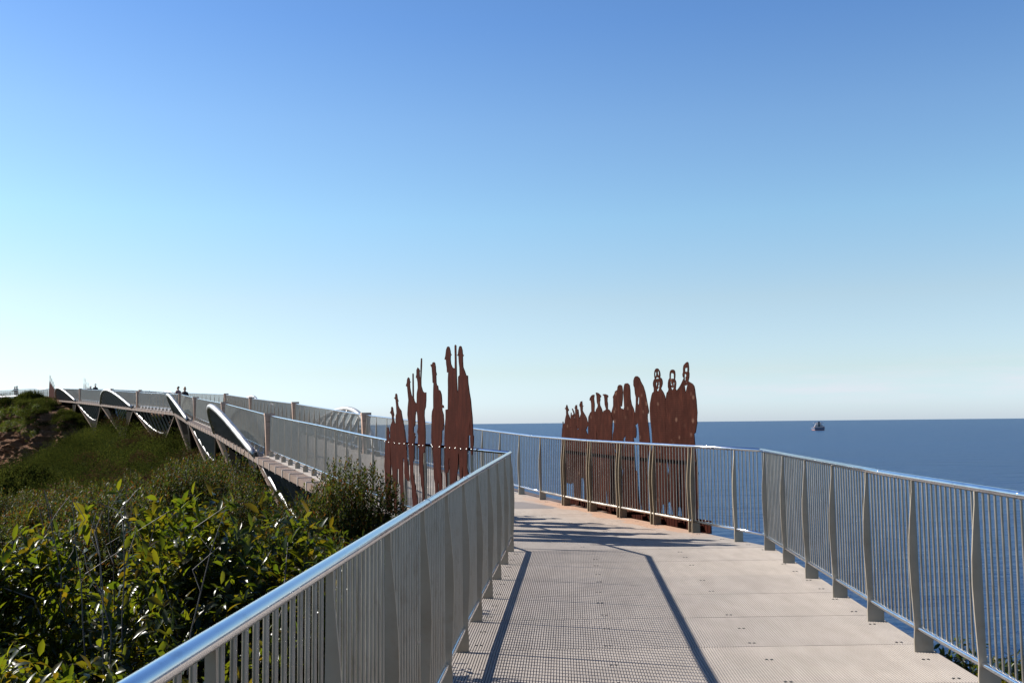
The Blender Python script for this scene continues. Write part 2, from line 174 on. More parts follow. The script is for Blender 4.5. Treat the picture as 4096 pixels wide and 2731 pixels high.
def mat_rust(name,a,b2,names=False,ang=0):
    m,nt,b,N,L=newmat(name)
    p=worldpos(nt,(3,3,3)); n=noise(nt,1.6,7,.7,worldpos(nt,(6,6,1.6))); n2=noise(nt,14,5,.7,p)
    c=ramp(nt,n.outputs['Fac'],[(.32,tuple(x*.75 for x in a)),(.5,a),(.64,b2),(.78,(b2[0]*1.7,b2[1]*1.9,b2[2]*1.5))]).outputs[0]
    f=ramp(nt,n2.outputs['Fac'],[(.45,(0,0,0)),(.8,(1,1,1))]).outputs[0]
    c=mixc(nt,math_(nt,'MULTIPLY',f,.35),c,(.055,.018,.010))
    h=n2.outputs['Fac']
    if names:
        # engraved rows of names, and pale rubbed patches left by visitors
        sx=N.new('ShaderNodeSeparateXYZ'); L.new(worldpos(nt),sx.inputs[0])
        row=math_(nt,'SINE',math_(nt,'MULTIPLY',sx.outputs['Z'],2*math.pi/.036))
        rowm=math_(nt,'GREATER_THAN',row,.1)
        ch=noise(nt,1,2,.5,worldpos(nt,(60,60,4))); chm=math_(nt,'GREATER_THAN',ch.outputs['Fac'],.47)
        e=math_(nt,'MULTIPLY',rowm,chm)
        big=noise(nt,3.5,3,.6,worldpos(nt)); lim=math_(nt,'MULTIPLY',e,ramp(nt,big.outputs['Fac'],[(.35,(0,0,0)),(.6,(1,1,1))]).outputs[0])
        c=mixc(nt,math_(nt,'MULTIPLY',lim,.42),c,(.05,.02,.014))
        v=N.new('ShaderNodeTexVoronoi'); v.inputs['Scale'].default_value=5.2; L.new(worldpos(nt),v.inputs['Vector']); v.inputs['Randomness'].default_value=1
        sp=ramp(nt,v.outputs['Distance'],[(.10,(1,1,1)),(.26,(0,0,0))]).outputs[0]
        sc=N.new('ShaderNodeSeparateColor'); L.new(v.outputs['Color'],sc.inputs[0])
        sel=ramp(nt,sc.outputs[0],[(.35,(0,0,0)),(.9,(1,1,1))]).outputs[0]
        nn=noise(nt,22,3,.6,worldpos(nt))
        ff=math_(nt,'MULTIPLY',math_(nt,'MULTIPLY',sp,sel),math_(nt,'MULTIPLY',nn.outputs['Fac'],.75))
        c=mixc(nt,ff,c,(.17,.10,.07))
    L.new(c,b.inputs['Base Color']); b.inputs['Roughness'].default_value=.9; b.inputs['Specular IOR Level'].default_value=.04
    bump(nt,h,.35,.004,b)
    return m
M['rust']=mat_rust('corten_steel',(.024,.0060,.0040),(.036,.0090,.0058))
M['rust_names']=mat_rust('engraved_corten_steel',(.023,.0068,.0046),(.038,.0115,.0075),True)
def mat_deck(name,stain):
    m,nt,b,N,L=newmat(name)
    n=noise(nt,1.3,6,.65,worldpos(nt)); n2=noise(nt,260,2,.7,worldpos(nt)); n3=noise(nt,7,4,.6,worldpos(nt,(1,.25,1)))
    c=ramp(nt,n.outputs['Fac'],[(.3,(.268,.236,.206)),(.7,(.335,.293,.255))]).outputs[0]
    c=mixc(nt,math_(nt,'MULTIPLY',ramp(nt,n3.outputs['Fac'],[(.4,(0,0,0)),(.75,(1,1,1))]).outputs[0],.5),c,(.205,.175,.15))
    oi=N.new('ShaderNodeObjectInfo'); c=mixc(nt,1.,c,ramp(nt,oi.outputs['Random'],[(0,(.90,.90,.91)),(1,(1.06,1.05,1.03))]).outputs[0],'MULTIPLY')
    sp_=noise(nt,9,6,.8,worldpos(nt)); c=mixc(nt,math_(nt,'MULTIPLY',ramp(nt,sp_.outputs['Fac'],[(.60,(0,0,0)),(.72,(1,1,1))]).outputs[0],.35),c,(.16,.125,.10))
    g=ramp(nt,n2.outputs['Fac'],[(.38,(.62,.62,.62)),(.55,(1,1,1)),(.72,(1.25,1.22,1.2))]).outputs[0]
    c=mixc(nt,.8,c,g,'MULTIPLY')
    if stain:
        # rust washed off the plates: strongest along the sea-side edge of the deck
        sx=N.new('ShaderNodeSeparateXYZ'); L.new(worldpos(nt),sx.inputs[0])
        d=math_(nt,'ADD',math_(nt,'MULTIPLY',sx.outputs['X'],.9329),math_(nt,'MULTIPLY',sx.outputs['Y'],.3601))   # along normal
        s=math_(nt,'ADD',math_(nt,'MULTIPLY',sx.outputs['X'],-.3601),math_(nt,'MULTIPLY',sx.outputs['Y'],.9329))
        wn=noise(nt,1.1,5,.6,worldpos(nt)); dd=math_(nt,'ADD',d,math_(nt,'MULTIPLY',wn.outputs['Fac'],1.1))
        e=ramp(nt,math_(nt,'SUBTRACT',dd,7.35),[(.0,(0,0,0)),(.95,(.35,.35,.35)),(1.5/1.5,(1,1,1))]).outputs[0]
        s1=math_(nt,'SMOOTH_MIN',1,1); 
        a=ramp(nt,math_(nt,'DIVIDE',math_(nt,'SUBTRACT',s,12.6),8.),[(.0,(0,0,0)),(.14,(1,1,1)),(.72,(1,1,1)),(1,(0,0,0))]).outputs[0]
        c=mixc(nt,math_(nt,'MULTIPLY',math_(nt,'MULTIPLY',e,a),.62),c,(.36,.18,.09))
    L.new(c,b.inputs['Base Color']); b.inputs['Roughness'].default_value=.7; b.inputs['Specular IOR Level'].default_value=.4
    # tiny mica glints of the grit
    v=N.new('ShaderNodeTexVoronoi'); v.inputs['Scale'].default_value=40; L.new(worldpos(nt),v.inputs['Vector'])
    bump(nt,n2.outputs['Fac'],.5,.004,b)
    r=ramp(nt,v.outputs['Distance'],[(.06,(.12,.12,.12)),(.09,(.72,.72,.72))]); L.new(r.outputs[0],b.inputs['Roughness'])
    return m
M['deck']=mat_deck('gritted_deck_slats',True)
M['deck_base']=metal('deck_grating_under',(.16,.14,.13),.8,.0,.1)
def mat_leaf(name,cols,trans,rough=.3,tf=.35,spec=.5,con=(.75,1.2),ns=.5):
    m,nt,b,N,L=newmat(name)
    g=N.new('ShaderNodeNewGeometry'); oi=N.new('ShaderNodeObjectInfo')
    n=noise(nt,ns,3,.55,worldpos(nt))
    f=math_(nt,'FRACT',math_(nt,'ADD',g.outputs['Random Per Island'],0))
    k=len(cols); c=ramp(nt,f,[(min(.97,i/(k-1)*(1.15 if i<k-1 else .97)),cc) for i,cc in enumerate(cols)]).outputs[0]
    br=ramp(nt,n.outputs['Fac'],[(.3,(con[0],con[0],con[0])),(.5,((con[0]+con[1])/2,)*3),(.68,(con[1]*1.08,con[1],con[1]*.9))]).outputs[0]
    c=mixc(nt,1.,c,br,'MULTIPLY')
    L.new(c,b.inputs['Base Color']); b.inputs['Roughness'].default_value=rough; b.inputs['Specular IOR Level'].default_value=spec
    t=N.new('ShaderNodeBsdfTranslucent')
    tc=mixc(nt,1.,ramp(nt,f,[(0,trans[0]),(.6,trans[1]),(.97,trans[2])]).outputs[0],br,'MULTIPLY'); L.new(tc,t.inputs['Color'])
    mx=N.new('ShaderNodeMixShader'); mx.inputs[0].default_value=tf
    L.new(b.outputs[0],mx.inputs[1]); L.new(t.outputs[0],mx.inputs[2]); L.new(mx.outputs[0],N['Material Output'].inputs['Surface'])
    return m
M['leaf_big']=mat_leaf('glossy_broad_leaf',[(.010,.018,.005),(.013,.023,.006),(.018,.028,.007),(.026,.028,.006),(.032,.022,.006)],[(.08,.125,.006),(.16,.185,.007),(.20,.14,.007)],.30,.40,.24)
M['leaf_small']=mat_leaf('small_shrub_leaf',[(.014,.025,.006),(.018,.031,.007),(.024,.038,.008),(.030,.037,.009),(.085,.026,.010)],[(.075,.11,.012),(.10,.115,.015),(.17,.06,.012)],.5,.32,.07)
M['leaf_far']=mat_leaf('distant_scrub_leaf',[(.017,.026,.007),(.023,.032,.008),(.028,.036,.008),(.034,.038,.010)],[(.035,.045,.008),(.045,.055,.009),(.06,.06,.010)],.95,.28,.0,(.35,1.75),.28)
M['leaf_dry']=mat_leaf('dry_brush_leaf',[(.045,.028,.018),(.06,.035,.02),(.075,.05,.025)],[(.05,.03,.01),(.06,.035,.012),(.07,.05,.015)],.95,.2,.0)
M['leaf_creeper']=mat_leaf('creeper_leaf',[(.035,.055,.008),(.05,.07,.010),(.07,.08,.012),(.09,.08,.013)],[(.09,.14,.012),(.13,.17,.012),(.17,.15,.015)],.5,.3,.2)
M['twig']=metal('grey_bark',(.075,.066,.058),.7,0,.2)
M['person_skin']=metal('skin',(.45,.28,.2),.6,0,.03)
def mat_simple(name,col,rough=.6,metallic=0):
    m,nt,b,N,L=newmat(name)
    n=noise(nt,5,4,.6,worldpos(nt)); c=ramp(nt,n.outputs['Fac'],[(.3,tuple(x*.88 for x in col)),(.7,tuple(x*1.1 for x in col))]).outputs[0]
    L.new(c,b.inputs['Base Color']); b.inputs['Roughness'].default_value=rough; b.inputs['Metallic'].default_value=metallic; return m
def mat_ground():
    m,nt,b,N,L=newmat('scrub_soil_and_grass')
    n=noise(nt,.35,6,.7,worldpos(nt)); n2=noise(nt,4,5,.7,worldpos(nt))
    c=ramp(nt,n.outputs['Fac'],[(.35,(.015,.019,.007)),(.55,(.022,.028,.009)),(.75,(.024,.02,.012))]).outputs[0]
    c=mixc(nt,math_(nt,'MULTIPLY',n2.outputs['Fac'],.6),c,(.012,.014,.006))
    L.new(c,b.inputs['Base Color']); b.inputs['Roughness'].default_value=1.; b.inputs['Specular IOR Level'].default_value=0.; bump(nt,n2.outputs['Fac'],.6,.1,b); return m
M['ground']=mat_ground()
def mat_cliff():
    m,nt,b,N,L=newmat('crumbling_brown_cliff')
    n=noise(nt,.55,8,.72,worldpos(nt,(1,1,1.3)),.5); n2=noise(nt,2.6,8,.75,worldpos(nt,(1,1,1.7)),.5); n3=noise(nt,.2,3,.5,worldpos(nt,(1,1,.2)))
    c=ramp(nt,n2.outputs['Fac'],[(.32,(.07,.036,.02)),(.5,(.20,.105,.058)),(.66,(.29,.165,.10)),(.82,(.38,.26,.18))]).outputs[0]
    c=mixc(nt,ramp(nt,n.outputs['Fac'],[(.42,(0,0,0)),(.62,(.75,.75,.75))]).outputs[0],c,(.14,.08,.052))
    c=mixc(nt,ramp(nt,n3.outputs['Fac'],[(.5,(0,0,0)),(.68,(.6,.6,.6))]).outputs[0],c,(.24,.12,.08))
    L.new(c,b.inputs['Base Color']); b.inputs['Roughness'].default_value=.95; b.inputs['Specular IOR Level'].default_value=.1
    bump(nt,n2.outputs['Fac'],1,.5,b); return m
M['cliff']=mat_cliff()
def mat_sea():
    m,nt,b,N,L=newmat('sea_water')
    w1=noise(nt,.22,8,.62,worldpos(nt,(1,.55,1),(0,0,.25))); w2=noise(nt,.035,6,.6,worldpos(nt,(.6,1.3,1),(0,0,.2))); w3=noise(nt,.003,4,.55,worldpos(nt,(.25,1.6,1)))
    h=math_(nt,'ADD',math_(nt,'MULTIPLY',w1.outputs['Fac'],1.),math_(nt,'MULTIPLY',w2.outputs['Fac'],2.2))
    bump(nt,h,.8,1.6,b)
    c=ramp(nt,w3.outputs['Fac'],[(.32,(.0022,.017,.064)),(.68,(.005,.030,.096))]).outputs[0]
    c=mixc(nt,math_(nt,'MULTIPLY',ramp(nt,w2.outputs['Fac'],[(.4,(0,0,0)),(.6,(1,1,1))]).outputs[0],.5),c,(.011,.038,.088))
    c=mixc(nt,math_(nt,'MULTIPLY',ramp(nt,w1.outputs['Fac'],[(.42,(0,0,0)),(.62,(1,1,1))]).outputs[0],.3),c,(.012,.042,.095))
    # scattered small foam patches
    f=noise(nt,.05,7,.75,worldpos(nt,(.5,1.2,1))); fm=ramp(nt,f.outputs['Fac'],[(.735,(0,0,0)),(.77,(.8,.8,.8))]).outputs[0]
    c=mixc(nt,fm,c,(.6,.65,.68))
    L.new(c,b.inputs['Base Color']); b.inputs['Roughness'].default_value=.30; b.inputs['IOR'].default_value=1.33; b.inputs['Specular IOR Level'].default_value=.16
    return m
M['sea']=mat_sea()
# ---------------------------------------------------------------- the walkway alignment (metres; camera stands at x=0,y=0)
H=1.30
def V3(x,y,z): return Vector((x,y,z))
nd=lambda v:Vector((v.y,-v.x,0)).normalized()       # right-hand normal of a direction
n1=Vector((.9245,.3812,0)); n2=Vector((.842,.540,0))
W=3.2
PL=[V3(-8,32.9,.72),V3(-13.3,46.1,1.42),V3(-18.8,59.2,2.05),V3(-24.1,72.4,2.72),V3(-31.7,84.4,3.31),V3(-39.4,96.4,3.96),V3(-47,108.4,4.55),V3(-54.7,120.3,5.09)]
nb=[n1,n1,n1,(n1+n2).normalized(),n2,n2,n2,n2]
PR=[p+n*W for p,n in zip(PL,nb)]
Lc=V3(-.04,13.45,0)
L1=[V3(-1.02,-4.5,-.06),V3(-.68,1.7,-.06),V3(-.50,5.75,-.055),V3(-.385,8.0,-.045),Lc]
L2=[Lc,V3(-2.24,18.83,.075),V3(-3.4,21.66,.2),V3(-4.93,25.4,.385)]+PL
K=V3(3.36,13.62,0)
R1=[V3(2.55,-4.5,-.06),V3(2.85,2.2,-.06),V3(2.99,5.9,-.055),V3(3.08,8.4,-.045),K]
R2=[K,V3(2.664,15.425,.022),V3(1.402,18.66,.06),V3(.41,21.25,.12),V3(-.80,24.3,.255),V3(-1.75,26.6,.37)]+PR
L3=[PL[-1],V3(-64.5,133,5.6),V3(-76,147.5,5.95),V3(-90,163,6.0)]
R3=[PR[-1],V3(-61.8,134.5,5.6),V3(-73,149.3,5.95),V3(-87,165,6.0)]
def plen(P): 
    a=[0]
    for i in range(1,len(P)): a.append(a[-1]+(P[i]-P[i-1]).length)
    return a
def at(P,A,s):
    s=max(0,min(A[-1],s))
    for i in range(1,len(P)):
        if s<=A[i]+1e-9:
            t=(s-A[i-1])/(A[i]-A[i-1]); d=(P[i]-P[i-1]); d=Vector((d.x,d.y,0)).normalized()
            return P[i-1].lerp(P[i],t),d
# ---------------------------------------------------------------- railing components
def fin_mesh(side,mat,name='post'):
    """leaf-shaped flat fin; side=+1: the deck lies to -u (u=outward)"""
    prof_in=[(-.040,0),(-.040,.10),(-.034,.18),(-.040,.32),(-.048,.50),(-.053,.68),(-.048,.85),(-.036,1.00),(-.023,1.13),(-.016,1.20),(-.014,1.283)]
    prof_out=[(.010,1.283),(.010,1.1),(.013,.8),(.014,.5),(.014,.32),(.016,.2),(.05,.17),(.095,.155),(.10,.1),(.10,-.02),(-.040,-.02)]
    P=[(u,z) for u,z in prof_in]+[(u,z) for u,z in prof_out]
    m=MB(); plate(m,[[(u*side,z) for u,z in P]],(0,-.008),(1,0),(0,1),.016)
    return m.mesh(name,mat)
fin={}
for sd in(1,-1):
    for mt in('post','post_rust'): fin[sd,mt]=fin_mesh(sd,M[mt])
def railing(name,label,P,side,bay,mats=None,start=0.,bars=12,seg=8,group='stainless steel railings of the walkway',cat='railing',double=None,panel_mat='bar',skip=None):
    """side=+1 when the deck lies to the left of the walking direction"""
    root=thing(name,label,cat,tuple(P[0]),0,group)
    A=plen(P); tot=A[-1]
    up=Vector((0,0,1))
    top=MB(); top.tube([p+up*H for p in P],.0245,14); top.build('top_rail',M['rail'],root,True)
    for i in range(1,len(P)-1):
        if P[i].y<40: 
            d=(P[i+1]-P[i]).normalized(); col=MB(); col.tube([P[i]+up*H-d*.004+d*.03,P[i]+up*H+d*.034],.0258,14); col.build('rail_joint',M['rail'],root,True)
    n=int((tot-start)/bay)+1
    pos=[start+i*bay for i in range(n)]
    if pos[-1]<tot-.35: pos.append(tot-.04)
    runs=[]
    edges=[0]+pos+[tot]
    # bottom rail and balusters, bay by bay
    for i in range(len(edges)-1):
        a,b=edges[i],edges[i+1]
        if b-a<.12: continue
        stops=[a]+[s for s in A if a+.02<s<b-.02]+[b]
        pts=[at(P,A,s)[0]+up*.175 for s in stops]
        rusty=double and double[0]-.4<a<double[1]-.3
        if not runs or runs[-1][0]!=bool(rusty): runs.append([bool(rusty),list(pts)])
        else: runs[-1][1]+=pts[1:]
        k=max(1,round((b-a)/(bay/(bars+1))))
        m=MB()
        for j in range(1,k):
            s=a+(b-a)*j/k; p,d=at(P,A,s)
            o=nd(d)*side*.006
            m.tube([p+o+up*.18,p+o+up*(H-.012)],.0082,seg,False)
        if m.v: 
            q=m.build('baluster_panel',M[panel_mat],root,True)
    for rusty,pts in runs:
        m=MB(); m.tube(pts,.0225,8); m.build('bottom_rail',M['rail_rust' if rusty else 'rail'],root,True)
    for s in pos:
        p,d=at(P,A,s); rz=math.atan2(d.y,d.x)-math.pi/2     # local +y along d, local x = right normal
        dbl=double and double[0]<=s<=double[1]
        for off in ((-.05,.05) if dbl else (0,)):
            pp=p+d*off
            o=link('post',fin[side,'post_rust' if dbl else 'post'],root,tuple(pp-P[0]),rz)
    return root
railing('railing','long near railing rising from the bottom left, in front of the bushes',L1,-1,1.125,start=plen(L1)[-1]%1.125-.02,seg=10)
railing('railing','near railing on the right with sea behind, up to its bend',R1,1,1.13,start=(plen(R1)[-1]-.3)%1.13,seg=10)
s2=V3(*L2[0])
railing('railing','bridge railing on the inland side, running behind the soldier silhouettes to the far cliff',L2,-1,1.183,start=.35,seg=6)
railing('railing','sea-side railing beyond the bend, in front of the engraved silhouettes and along the bridge',R2,1,1.183,start=.62,seg=6,double=(1.7,6.9))
railing('railing','distant railing at the far left edge, beyond the cliff, people leaning on it',L3,-1,1.5,start=.5,bars=9,seg=4,panel_mat='bar')
railing('railing','distant rear railing at the far left edge, farthest from the camera',R3,1,1.5,start=.5,bars=9,seg=4)
# ---------------------------------------------------------------- deck (a path)
path=thing('walkway_path',None,None); path['kind']='structure'
def inter(P,Q,y):   # x of polyline at y
    pass
def offs(P,side,o):
    out=[]
    for i,p in enumerate(P):
        d=(P[min(i+1,len(P)-1)]-P[max(i-1,0)]); out.append(p+nd(d)*side*o)
    return out
EO=.12
def strip(m,La,Ra,z0,z1):
    for i in range(len(La)-1):
        a,b,c,d=La[i],La[i+1],Ra[i+1],Ra[i]
        v=[p+Vector((0,0,z0)) for p in(a,b,c,d)]+[p+Vector((0,0,z1)) for p in(a,b,c,d)]
        f=[(0,1,2,3),(7,6,5,4),(0,4,5,1),(2,6,7,3)]
        if i==0: f.append((0,3,7,4))
        if i==len(La)-2: f.append((1,5,6,2))
        m.add(v,f)
kl=Lc+Vector((-.13,.02,0)); kr=K+Vector((.13,-.02,0))
def resample(P,n):
    A=plen(P); return [at(P,A,A[-1]*i/n)[0] for i in range(n+1)]
o1L=offs(L1,-1,EO); o1L[-1]=kl; o1R=offs(R1,1,EO); o1R[-1]=kr
o2L=offs(L2,-1,EO); o2L[0]=kl; o2R=offs(R2,1,EO); o2R[0]=kr
L3o=offs(L3,-1,EO);R3o=offs(R3,1,EO)
base=MB()
strip(base,o1L,o1R,-.12,-.007)
# bridge: same stations both sides
st=[0,.7,1.4,2.1]
b2L=[o2L[0]]+o2L[1:]; b2R=[o2R[0],o2R[2],o2R[3],o2R[5]]+o2R[6:]
strip(base,b2L,b2R,-.14,-.007)
strip(base,L3o,R3o,-.14,-.016)
base.build('deck_base',M['deck_base'],path)
# ribbed gritted slats on section 1: panels between transverse joints, each with longitudinal ribs
dirn=(K-R1[0]); 
def rib_field(name,La,Ra,pan,pitch,smooth,nsub,w=.80,hgt=.014):
    """La,Ra matched polylines; ribs run lengthwise, broken at panel joints"""
    AL=plen(La); AR=plen(Ra); n=round((AL[-1]+AR[-1])/2/pan); objs=[]
    for i in range(n):
        a0,a1=i/n,(i+1)/n
        pl0=at(La,AL,AL[-1]*a0)[0]; pl1=at(La,AL,AL[-1]*a1)[0]; pr0=at(Ra,AR,AR[-1]*a0)[0]; pr1=at(Ra,AR,AR[-1]*a1)[0]
        g=.004/pan
        wd=(pr0-pl0).length; k=int(wd/pitch)
        m=MB()
        dz=random.uniform(-.0008,.0008)
        for j in range(k):
            t0=(j+.5-w/2)/k; t1=(j+.5+w/2)/k
            q=[pl0.lerp(pr0,t0).lerp(pl1.lerp(pr1,t0),g),pl0.lerp(pr0,t1).lerp(pl1.lerp(pr1,t1),g),pl1.lerp(pr1,t1).lerp(pl0.lerp(pr0,t1),g),pl1.lerp(pr1,t0).lerp(pl0.lerp(pr0,t0),g)]
            z0=Vector((0,0,-.007)); z1=Vector((0,0,dz)); e=.0018
            u=(q[1]-q[0]).normalized()*e
            top=[q[0]+u,q[1]-u,q[2]-u,q[3]+u]
            m.add([p+z0 for p in q]+[p+z1 for p in top],[(4,5,6,7),(0,1,5,4),(1,2,6,5),(2,3,7,6),(3,0,4,7)])
        objs.append(m)
    return objs
def join(ms):
    r=MB()
    for m in ms: r.add(m.v,m.f)
    return r
cutL=[p for p in o1L if p.y>-5]; 
for m in rib_field('deck_panel',o1L,o1R,1.13,.0205,False,1): m.build('deck_panel',M['deck'],path)
b2Ls=b2L[:5]; b2Rs=b2R[:5]
for m in rib_field('deck_panel',b2Ls,b2Rs,1.18,.03,False,1,.9): m.build('deck_panel',M['deck'],path)
far=MB(); strip(far,b2L[4:],b2R[4:],-.005,.0); strip(far,L3o,R3o,-.012,0); far.build('deck_panel',M['deck'],path)
# fixing clips: pairs of small steel clips in rows along the panel seams
cm=MB()
for (La,Ra,step) in ((o1L,o1R,.565),(b2Ls,b2Rs,.59)):
    AL=plen(La); AR=plen(Ra); n=int(AL[-1]/step)
    for i in range(n):
        for t in (.055,.335,.645,.955):
            if random.random()<.08: continue
            f=(i+.5+random.uniform(-.1,.1))/n; p=at(La,AL,AL[-1]*f)[0].lerp(at(Ra,AR,AR[-1]*f)[0],t+random.uniform(-.004,.004))
            for dx in(-.018,.018):
                cm.box(p+Vector((dx,random.uniform(-.004,.004),.002)),(1,0,0),(0,1,0),(0,0,1),.009,.006,.0025)
cm.build('fixing_clip',M['dark'],path)['kind']='stuff'
# ---------------------------------------------------------------- footbridge structure
def bez(a,b,t): return a.lerp(b,t)
bridge=thing('footbridge','long curving steel footbridge on slanted dark piers crossing the scrub valley','footbridge',tuple(PL[0]))
P0=PL[0]-Vector((PL[1]-PL[0]).normalized()*14.2); P0=Vector((-2.73,19.6,.11))
nodesL=[P0]+PL; nodesR=[P0+n1*W]+PR
def beam(P,side,nm):
    m=MB(); o=offs(P,side,.0)
    fr=[]
    for i,p in enumerate(P):
        d=(P[min(i+1,len(P)-1)]-P[max(i-1,0)]); n=nd(d)*side; fr.append((p,n,Vector((0,0,1))))
    m.sweep([(.125,-.03),(.47,-.03),(.47,-.21),(.125,-.21)],fr)
    m.build('edge_beam',M['beam'],bridge)
    A=plen(P); s=.3
    while s<A[-1] and side<0:
        p,d=at(P,A,s); n=nd(d)*side; b=MB()
        b.box(p+n*.3+Vector((0,0,-.12)),d,n,(0,0,1),.028,.19,.11)
        s+=1.183; b.build('beam_clip',M['band'],bridge)
beam([V3(-4.93,25.4,.385)]+PL if False else L2[1:],-1,'l'); beam(R2[2:],1,'r')
def wave(a,b,side,up,k):
    """one half wave of the tilted tube between two nodes; slats from the edge beam to the tube"""
    d=(b-a); n=nd(d)*side
    amp=(1.42 if side<0 else 1.30) if up else -1.62; lean=(.80 if side<0 else .6) if up else -.62
    pts=[]
    N=26; t0=.012
    for i in range(N+1):
        t=t0+(1-2*t0)*i/N; s=math.sin(math.pi*t)
        base=.42 if up else .30
        pts.append(a.lerp(b,t)+n*(base+lean*s)+Vector((0,0,-.03 if up else -.2))+Vector((0,0,amp*s)))
    m=MB(); m.tube(pts,.11 if up else .075,14)
    o=m.build('arch' if up else 'hanging_arch',M['arch'],bridge,True)
    cnt=12
    for i in range(1,cnt):
        t=i/cnt; s=math.sin(math.pi*t); base=.42 if up else .30
        q=a.lerp(b,t)+n*(base+lean*s)+Vector((0,0,-.03 if up else -.2))+Vector((0,0,amp*s))
        f=a.lerp(b,t)+n*.36+Vector((0,0,-.03 if up else -.2)); dd=d.normalized()
        # slats are flat bars
        ax=(q-f); L=ax.length/2; 
        if L<.08: continue
        ax.normalize(); wv=(n*.9+dd*.45).normalized(); wv=(wv-ax*wv.dot(ax)).normalized(); r=MB(); r.box((q+f)/2,ax,wv,ax.cross(wv),L,.085 if up else .06,.014)
        r.build('slat',M['rib'],o)
    if up:   # clevis shoe at the near foot
        s=MB(); e=pts[0]; s.box(e+Vector((0,0,.0)),d.normalized(),n,(0,0,1),.16,.05,.10); s.build('arch_shoe',M['dark'],o)
def pier(aL,bL,aR,bR,hang):
    m=MB()
    for a,b,side in((aL,bL,-1),(aR,bR,1)):
        d=(b-a); n=nd(d)*side; L=d.length; u=Vector((d.x,d.y,0)).normalized()
        prof=[(.1,-.22),(L*.41,-2.55),(L*.41,-9.5),(L*.59,-9.5),(L*.59,-2.55),(L-.1,-.22),(L*.80,-.22),(L*.70,-1.35),(L*.60,-1.95),(L*.5,-2.12),(L*.40,-1.95),(L*.30,-1.35),(L*.20,-.22)]
        if hang: prof=prof[:6]+[(L*(1-t),-.24-1.62*math.sin(math.pi*t)) for t in (.06,.12,.2,.3,.4,.5,.6,.7,.8,.88,.94)]
        def P(s,z,off): 
            base=a+u*s; base=Vector((base.x,base.y,a.z+(b.z-a.z)*s/L+z)); return base+n*(.40+.26*z if z>-2.6 else -.276)+n*off
        tri=tessellate_polygon([[Vector((s,z,0)) for s,z in prof]])
        k=len(prof); v=[P(s,z,0) for s,z in prof]+[P(s,z,-.45) for s,z in prof]
        f=[tuple(t) for t in tri]+[tuple(i+k for i in t)[::-1] for t in tri]+[(i,(i+1)%k,(i+1)%k+k,i+k) for i in range(k)]
        m.add(v,f)
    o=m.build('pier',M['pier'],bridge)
    e=MB()     # pale strip along the outer edges: their sunlit look put into colour
    for a,b,side in((aL,bL,-1),):
        d=(b-a); n=nd(d)*side; L=d.length; u=Vector((d.x,d.y,0)).normalized()
        def P(s,z): 
            base=a+u*s; base=Vector((base.x,base.y,a.z+(b.z-a.z)*s/L+z)); return base+n*(.43+.26*z if z>-2.6 else -.246)
        for seq in ([(.1,-.22),(L*.41,-2.55),(L*.41,-9.5)],[(L-.1,-.22),(L*.59,-2.55),(L*.59,-9.5)]):
            for p,q in zip(seq,seq[1:]): 
                A_,B_=P(*p),P(*q); ax=(B_-A_); l=ax.length/2; ax.normalize(); w=n-ax*n.dot(ax); w.normalize()
                e.box((A_+B_)/2,ax,w,ax.cross(w),l,.035,.03)
    e.build('lit_edge_strip',M['beam'],o)
for i in range(len(nodesL)-1):
    up=(i%2==1)
    a,b=nodesL[i],nodesL[i+1]; wave(a,b,-1,up,i)
    a2,b2=nodesR[i],nodesR[i+1]; wave(a2,b2,1,up,i)
    pier(a,b,a2,b2,not up)
def pylon(p,d,side):
    n=nd(d)*side; up=Vector((0,0,1))
    m=MB()
    def sec(z,w,dp): 
        o=p+up*z+n*.02
        return [o-n*w*.5-d*dp,o+n*w*.5-d*dp,o+n*w*.5+d*dp,o-n*w*.5+d*dp]
    lv=[(-.02,.20,.05),(.3,.22,.055),(H-.1,.30,.075),(H+.02,.31,.08)]
    v=[];f=[]
    for z,w,dp in lv: v+=sec(z,w,dp)
    for i in range(len(lv)-1):
        for j in range(4): f.append((i*4+j,i*4+(j+1)%4,(i+1)*4+(j+1)%4,(i+1)*4+j))
    f+=[(3,2,1,0),(12,13,14,15)]; m.add(v,f); o=m.build('pylon',M['pylon'],bridge)
    c=MB(); c.box(p+up*(H+.045)+n*.02,n,d,up,.17,.09,.045); c.build('pylon_cap',M['pylon'],o)
    c=MB(); c.box(p+up*(H*.5)+n*.02+d*.1,n,d,up,.14,.02,H*.5); c.box(p+up*(H+.02)+d*.16,n,d,up,.03,.06,.02); c.build('pylon_back',M['dark'],o)
    # rows of small raised lettering lines, a heading above
    t=MB(); face=-1
    rs=random.Random(int(p.x*100))
    for r in range(17):
        z=H-.36-r*.048; w=.20-.004*r; x=-w/2
        x1=x
        while x1<w/2-.01:
            l=rs.uniform(.012,.035); t.box(p+up*z+n*(.02+x1+l/2)-d*(.0755-.022*(1-z/H)+.0045),n,d,up,min(l,w/2-x1)/2,.001,.006); x1+=l+.008
    for k in range(5): t.box(p+up*(H-.19)+n*(.02-.09+k*.045)-d*.0755,n,d,up,.013,.001,.022)
    t.build('engraved_text',M['post_rust'],o)
for i,(p,q) in enumerate(zip(PL,PR)):
    d=(nodesL[i+1]-nodesL[i]); d=Vector((d.x,d.y,0)).normalized()
    pylon(p,d,-1); pylon(q,d,1)
